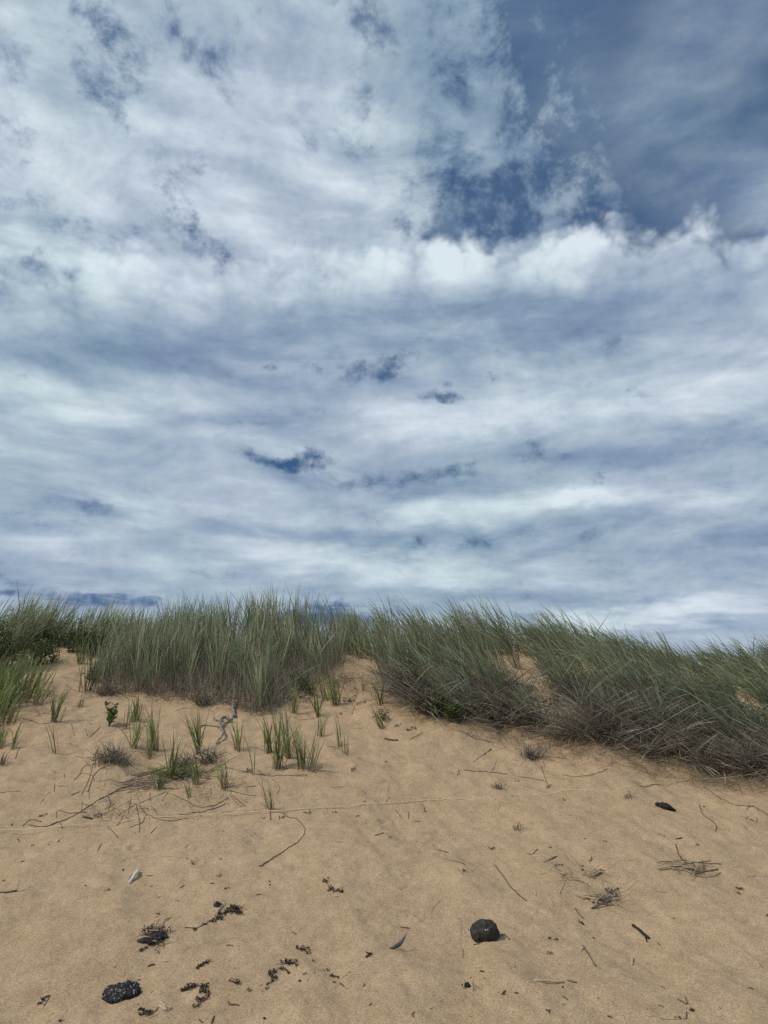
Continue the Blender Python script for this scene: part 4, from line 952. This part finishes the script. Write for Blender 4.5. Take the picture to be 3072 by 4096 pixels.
# mussel shell
def crescent(name, ln, w, h, m):
    bm = bmesh.new(); n, k = 18, 8; rows = []
    for i in range(n + 1):
        t = i / n; cx = (t - .5) * ln; bow = math.sin(t * math.pi) * ln * .14; ww = w * math.sin(t * math.pi) ** .7 * (.55 + .45 * (1 - t)) + .0006
        rows.append([bm.verts.new((cx, -bow + ww * (j / k - .5) * 2, h * math.sin(j / k * math.pi) * math.sin(t * math.pi) ** .6)) for j in range(k + 1)])
    for i in range(n):
        for j in range(k): bm.faces.new((rows[i][j], rows[i + 1][j], rows[i + 1][j + 1], rows[i][j + 1]))
    bmesh.ops.solidify(bm, geom=bm.faces[:], thickness=.0015)
    me = bpy.data.meshes.new(name); bm.to_mesh(me); bm.free(); me.materials.append(MAT[m])
    for q in me.polygons: q.use_smooth = True
    return me
p = P('D2', 868, 482); s = scale_at(p); o = link('mussel_shell', crescent('mussel_shell', 124 * s, 13 * s, 11 * s, 'shell_blue'))
d_ = Vector((92 * s, 46 * s, 58 * s)); o.location = Vector(p) + d_ * .48 + Vector((0, 0, .004))
xa = d_.normalized(); ya = Vector((0, .35, 1)).cross(xa).cross(xa).normalized() * -1; o.rotation_euler = Matrix((xa, ya, xa.cross(ya))).transposed().to_euler()
tag(o, 'slender blue grey mussel shell tilted up out of the sand', 'shell')
# bleached fragment
a, b_ = P('B1', 833, 872), P('B1', 898, 792); o_ = (a + b_) / 2; s = scale_at(o_); rt = empty('bleached_fragment', o_); tag(rt, 'bleached white driftwood splinter lying on the sand', 'driftwood')
pth = smooth_path([a + [0, 0, .008], (a + b_) / 2 + [.004, 0, .022], b_ + [0, 0, .016]], 12)
rad = np.interp(np.linspace(0, 1, 12), [0, .1, .45, .8, 1], [.5, .7, 1.0, 1.25, .8]) * 9 * s
d_ = tube_data(pth, 1.0, 10, wob=0); cc = d_[0]; nn = 12
for i in range(nn): cc[i * 10:(i + 1) * 10] = pth[i] + (cc[i * 10:(i + 1) * 10] - pth[i]) * rad[i] * np.array([1, 1, .8])
link('splinter', data_mesh('splinter', d_, 'bone', o_), rt)
pth = smooth_path([a * .75 + b_ * .25 + [-.012, -.004, .014], a * .45 + b_ * .55 + [-.012, -.01, .026]], 6); link('split', data_mesh('split', tube_data(pth, .0035, 6, .002), 'weed', o_), rt)
# raised end of the bent stem
a = P('D1', 108, 116); st_ = smooth_path([a + [0, 0, .005], a + [0, .01, .045], a + [.002, .02, .075]], 6)
bs = [o for o in bpy.data.objects if o.name.startswith('bent_stem')][0]
link('raised_end', data_mesh('raised_end', tube_data(st_, .0055, 6, .002), 'pale', np.array(bs.location)), bs)
# burnt clod with straws
p = P('D1', 1000, 440); s = scale_at(p); rt = empty('peat_clod', p); tag(rt, 'dark brown peaty clod with pale straws stuck across it', 'clod')
b_ = link('clod', lump_mesh('clod', (62 * s, 66 * s, 26 * s), 'weed', 41, .32, 5, .2, 5, 3.0, .12), rt); b_.location = (0, .02, 5 * s)
b_ = link('clod', lump_mesh('clod', (30 * s, 26 * s, 16 * s), 'weed', 43, .3, 4, .2, 4, 3.0, .12), rt); b_.location = (-60 * s, -.02, 2 * s)
for r0, q0, q1, m_ in [(2.8, (935, 352), (1060, 376), 'straw'), (4, (955, 380), (1065, 385), 'root'), (3.4, (972, 394), (1022, 408), 'pale'), (3, (905, 432), (968, 446), 'pale'), (3, (960, 450), (1015, 472), 'straw'), (2.6, (875, 430), (935, 418), 'straw'), (3, (915, 400), (990, 360), 'twig'), (3, (985, 470), (1050, 400), 'twig'), (2.6, (1000, 480), (1045, 462), 'twig')]:
    pth = lay('D1', [q0, q1], r0 / 1000, .8, n=5, rise=(.012, .026)); link('straw', data_mesh('straw', tube_data(pth, r0 / 1000), m_, p), rt)
tx = np.array([P('D1', x, y)[:2] for x, y in rng.normal((1000, 415), (46, 38), (140, 2))])
b = blades(with_z(tx, .01), rng.uniform(.02, .07, 140), rng.uniform(1.2, 1.55, 140), rng.uniform(-.1, .4, 140), rng.uniform(0, 6.28, 140), .005, follow=.006, dry=1.0)
me_ = blade_mesh('fibres', [b], MAT['weed'], p); tag(link('fibres', me_, rt), kind='stuff')
weed('D1', [(905, 512, 12), (930, 498, 12), (952, 482, 10)], 'short seaweed tail below the peaty clod')
# bark scrap, chips, shells
p = P('D2', 1365, 735); s = scale_at(p); o = link('bark_scrap', lump_mesh('bark_scrap', (25 * s, 14 * s, 15 * s), 'black', 51, .3, 3, .4, 5, 2.5, .08)); o.location = p + [0, .01, 5 * s]; tag(o, 'small black bark scrap beside thin straws', 'bark')
for c, x, y, w, h, lab, m_ in [('D3', 1342, 748, 12, 4, 'tiny bright white shell chip on bare sand', 'white'), ('D2', 1130, 866, 11, 8, 'tiny cream shell chip on the lower sand', 'white'),
                             ('A2', 590, 785, 26, 8, 'white shell scrap among withered leaves in the notch', 'bone'), ('B1', 648, 425, 9, 8, 'small pale shell chip in the root litter', 'bone'), ('B2', 294, 289, 7, 3, 'minute pale chip beside a thin stalk', 'bone')]:
    p = P(c, x, y); s = scale_at(p); o = link('shell_chip', crescent('shell_chip', 2 * w * s, h * s, h * s * .7, m_)); o.location = p + [0, 0, .001]; o.rotation_euler = (0, 0, rng.uniform(-.6, .2)); tag(o, lab, 'shell')

# ------------------------------------------------------------------ string across the slope
sp = [('B1', -60, 540, .018), ('B1', 0, 533, .018), ('B1', 400, 506, .016), ('B1', 800, 473, .018), ('B1', 1200, 440, .016), ('B1', 1659, 411, .014), ('B2', 380, 385, .012), ('B2', 800, 353, .010),
      ('B2', 1090, 332, .006), ('B2', 1300, 317, .002), ('B3', -100, 300, -.006), ('B3', 330, 266, .001), ('B3', 700, 243, -.004), ('B3', 930, 226, .010), ('B3', 1250, 208, .03), ('B3', 1659, 180, .05), ('B3', 1800, 172, .05)]
pts = np.array([P(c, x, y) + [0, 0, h] for c, x, y, h in sp]); pth = smooth_path(pts, 160)
bury = np.interp(np.linspace(0, 1, 160), np.linspace(0, 1, len(sp)), [q[3] for q in sp])
pth[:, 2] = hfield(pth[:, 0], pth[:, 1], False) * .35 + (pth[:, 2] - bury) * .65 + np.maximum(bury, .001)
pth[:, 2] = np.where(bury > .0005, np.maximum(pth[:, 2], hfield(pth[:, 0], pth[:, 1]) + .002), hfield(pth[:, 0], pth[:, 1]) + bury)
so = pth[0].copy(); o = link('string', data_mesh('string', tube_data(pth, .0036, 5, wob=.08), 'string', so)); o.location = so
tag(o, 'thin pale yellow string stretched across the sandy slope', 'string')

# ------------------------------------------------------------------ shrubs
def shrub(px, py, w, h, n, label, leaf=.035, m='leaf', dy=.0, dry=.05, group=None, name='beach_shrub'):
    p = PD(px, py); p = p + [0, dy, 0]; p[2] = float(hfield(p[0], p[1])); root = empty(name, p); tag(root, label, 'shrub', group)
    C, Q_, T_, A_ = [], [], [], []; tubes = []; o = 0
    ns_ = max(5, int(n / 60))
    tips = []
    for i in range(ns_):
        e = np.array([rng.normal(0, w * .32), rng.normal(0, w * .24), h * rng.uniform(.45, 1.0)]); e[2] *= max(.3, 1 - (e[0] / w) ** 2)
        b0 = np.array([e[0] * .3, e[1] * .3, -.02]); mid = (b0 + e) / 2 + [rng.normal(0, .04), rng.normal(0, .04), .03]
        path = smooth_path([b0, mid, e], 8); tubes.append(tube_data(path, .005, 5, .0018)); tips.append(path)
    k = n; pi_ = rng.integers(0, ns_, k); ti = np.clip((rng.random(k) ** .6) * 7.99, 0, 7.99).astype(int)
    c = np.array([tips[a][b] for a, b in zip(pi_, ti)]) + rng.normal(0, .035, (k, 3))
    zt = hfield(p[0] + c[:, 0], p[1] + c[:, 1], False) - p[2]; c[:, 2] = np.maximum(c[:, 2], zt + .01)
    d = rng.normal(size=(k, 3)); d[:, 2] = np.abs(d[:, 2]) * .8; d /= np.linalg.norm(d, axis=1)[:, None]
    s_ = np.cross(d, rng.normal(size=(k, 3))); s_ /= np.linalg.norm(s_, axis=1)[:, None]; nn_ = np.cross(s_, d)
    ln = leaf * rng.uniform(.6, 1.3, k)[:, None]; wd = ln * .32
    v = np.stack([c, c + d * ln * .45 + s_ * wd, c + d * ln * 1.0 - nn_ * ln * .12, c + d * ln * .45 - s_ * wd, c + d * ln * .5 + nn_ * ln * .08], 1).reshape(-1, 3)
    b5 = np.arange(k)[:, None] * 5
    tri = np.concatenate([b5 + [[0, 1, 4]], b5 + [[1, 2, 4]], b5 + [[2, 3, 4]], b5 + [[3, 0, 4]]])
    at = np.stack([np.repeat(rng.random(k), 5), np.repeat(rng.random(k), 5), np.repeat((rng.random(k) < dry) * .9, 5)], 1)
    me = mesh_np('leaves', v, [tri], attr=at); me.materials.append(MAT[m]); link('leaves', me, root)
    link('stems', data_mesh('stems', merge(tubes), 'stem', (0, 0, 0)), root)
SB = ('dark leafy shrub under the arching grass by the corner patch', 'shrubs on the far left shoulder')
shrub(10, 1446, .70, .66, 2400, *SB[:1], group=SB[1]); shrub(-80, 1446, .60, .66, 1500, *SB[:1], group=SB[1]); shrub(75, 1436, .45, .42, 1100, *SB[:1], group=SB[1])
shrub(15, 1400, .5, .60, 1000, 'tall dark shrub behind the lower shrubs beside the arching grass', dy=.3)
shrub(95, 1405, .3, .42, 500, 'narrow dark shrub between arching grass clumps', dy=.2)
shrub(160, 1410, .40, .46, 900, 'dark round leaved shrub left of the spreading tuft on the path', dy=.05); shrub(205, 1412, .40, .40, 800, 'dark shrub right of the spreading tuft on the path', dy=.0)
shrub(185, 1415, .3, .35, 500, 'low dark shrub at the head of the sandy path', dy=.2)
shrub(110, 1430, .2, .16, 180, 'small creeping shrub on the sand at the path edge')
shrub(205, 1472, .16, .2, 140, 'pale leafed low plant at the left foot of the central mound', leaf=.04)
shrub(890, 1500, .40, .34, 900, 'green leafy shrub at the front of the windswept dune'); shrub(930, 1545, .36, .30, 800, 'lower green shrub spilling onto sand beside the notch'); shrub(985, 1560, .30, .26, 500, 'dark green shrub tucked under the hanging grass', dry=.15)
shrub(860, 1495, .22, .20, 300, 'small shrub sprigs at the right side of the notch'); shrub(1040, 1555, .26, .26, 320, 'sparse leafy shrub under the thatch edge', dry=.15)
shrub(1590, 1560, .5, .32, 900, 'low grey green shrub among grass near the bare sandy patch'); shrub(1640, 1600, .45, .32, 900, 'low green shrub beside the thatch on the far dune shoulder'); shrub(1470, 1590, .4, .28, 420, 'green shrub sprigs poking through the thatch'); shrub(1560, 1520, .4, .26, 500, 'low shrub above the bare sandy patch'); shrub(1700, 1560, .5, .35, 700, 'low shrub spreading behind the bare sandy patch')
shrub(520, 1470, .3, .42, 500, 'leafy shrub half hidden inside the central grass mound', dry=.1); shrub(640, 1490, .25, .24, 300, 'small leafy plant under the right end of the central mound', dry=.1); shrub(375, 1420, .3, .6, 400, 'leafy stems rising inside the central grass mound', dy=.3)
shrub(660, 1500, .18, .14, 160, 'ground hugging leafy plant near withered scraps', dry=.3); shrub(1130, 1510, .3, .25, 260, 'rusty leaved plant amid the thatch', dry=.7); shrub(1190, 1530, .2, .2, 160, 'small reddish plant low in the thatch', dry=.7)
shrub(828, 1556, .14, .10, 130, 'reddish creeping plant beside the sprawling tuft', leaf=.026, dry=.6)
# broad-leaved seedling
def seedling(c, x, y, label):
    p = P(c, x, y); root = empty('seedling', p); tag(root, label, 'plant')
    st_ = []
    for i in range(5):
        top = np.array([rng.normal(0, .04), rng.normal(0, .03), rng.uniform(.14, .24)]); path = smooth_path([[0, 0, -.01], top * .5 + [.01, 0, 0], top], 8); st_.append(tube_data(path, .005, 6, .002))
        for k in range(2, 8):
            for s in (-1, 1):
                bm = bmesh.new(); ln = rng.uniform(.045, .07); row = []
                for j in range(6):
                    t = j / 5; w_ = ln * .30 * math.sin(min(1, t * .9 + .12) * math.pi) ** .8
                    row.append([bm.verts.new((ln * t, -w_, .012 * t - .01 * t * t)), bm.verts.new((ln * t, 0, -.004)), bm.verts.new((ln * t, w_, .012 * t - .01 * t * t))])
                for j in range(5):
                    for q in range(2): bm.faces.new((row[j][q], row[j + 1][q], row[j + 1][q + 1], row[j][q + 1]))
                me = bpy.data.meshes.new('leaf'); bm.to_mesh(me); bm.free(); me.materials.append(MAT['bright_leaf'])
                lf = link('leaf', me, root); lf.location = path[k]; lf.rotation_euler = (rng.normal(0, .4), -rng.uniform(.2, 1.0), rng.uniform(0, 6.28))
    link('stems', data_mesh('stems', merge(st_), 'stem', (0, 0, 0)), root)
MAT['bright_leaf'] = simple('bright_leaf', (.10, .17, .045), (.16, .25, .07), 30, .45, .2, 60, .4)
seedling('A1', 705, 935, 'bright green broad leaved seedling standing alone on sand')

# ------------------------------------------------------------------ tiny wrack crumbs
n = 900; d = []
xs = rng.uniform(-4.5, 4.5, n); ys = rng.uniform(3.4, 9.0, n)
kx = fbm(xs * 1.2 + 31, ys * 1.2, 3) + rng.normal(0, .12, n) > .02; xs, ys = xs[kx], ys[kx]
for x, y in zip(xs, ys):
    a = rng.uniform(0, 6.28); l = rng.uniform(.004, .016) * (1.6 if rng.random() < .2 else 1); q = np.array([[x, y], [x + l * math.cos(a), y + l * math.sin(a)]]); m_ = (q[0] + q[1]) / 2 + rng.normal(0, .003, 2)
    q = np.array([q[0], m_, q[1]]); d.append(tube_data(np.column_stack([q, hfield(q[:, 0], q[:, 1]) + .001]), rng.uniform(.001, .0024), 4))
o = link('wrack_crumbs', data_mesh('wrack_crumbs', merge(d), 'twig', (0, 0, 0))); tag(o, 'tiny dark crumbs of plant litter scattered over the sand', 'litter', kind='stuff')
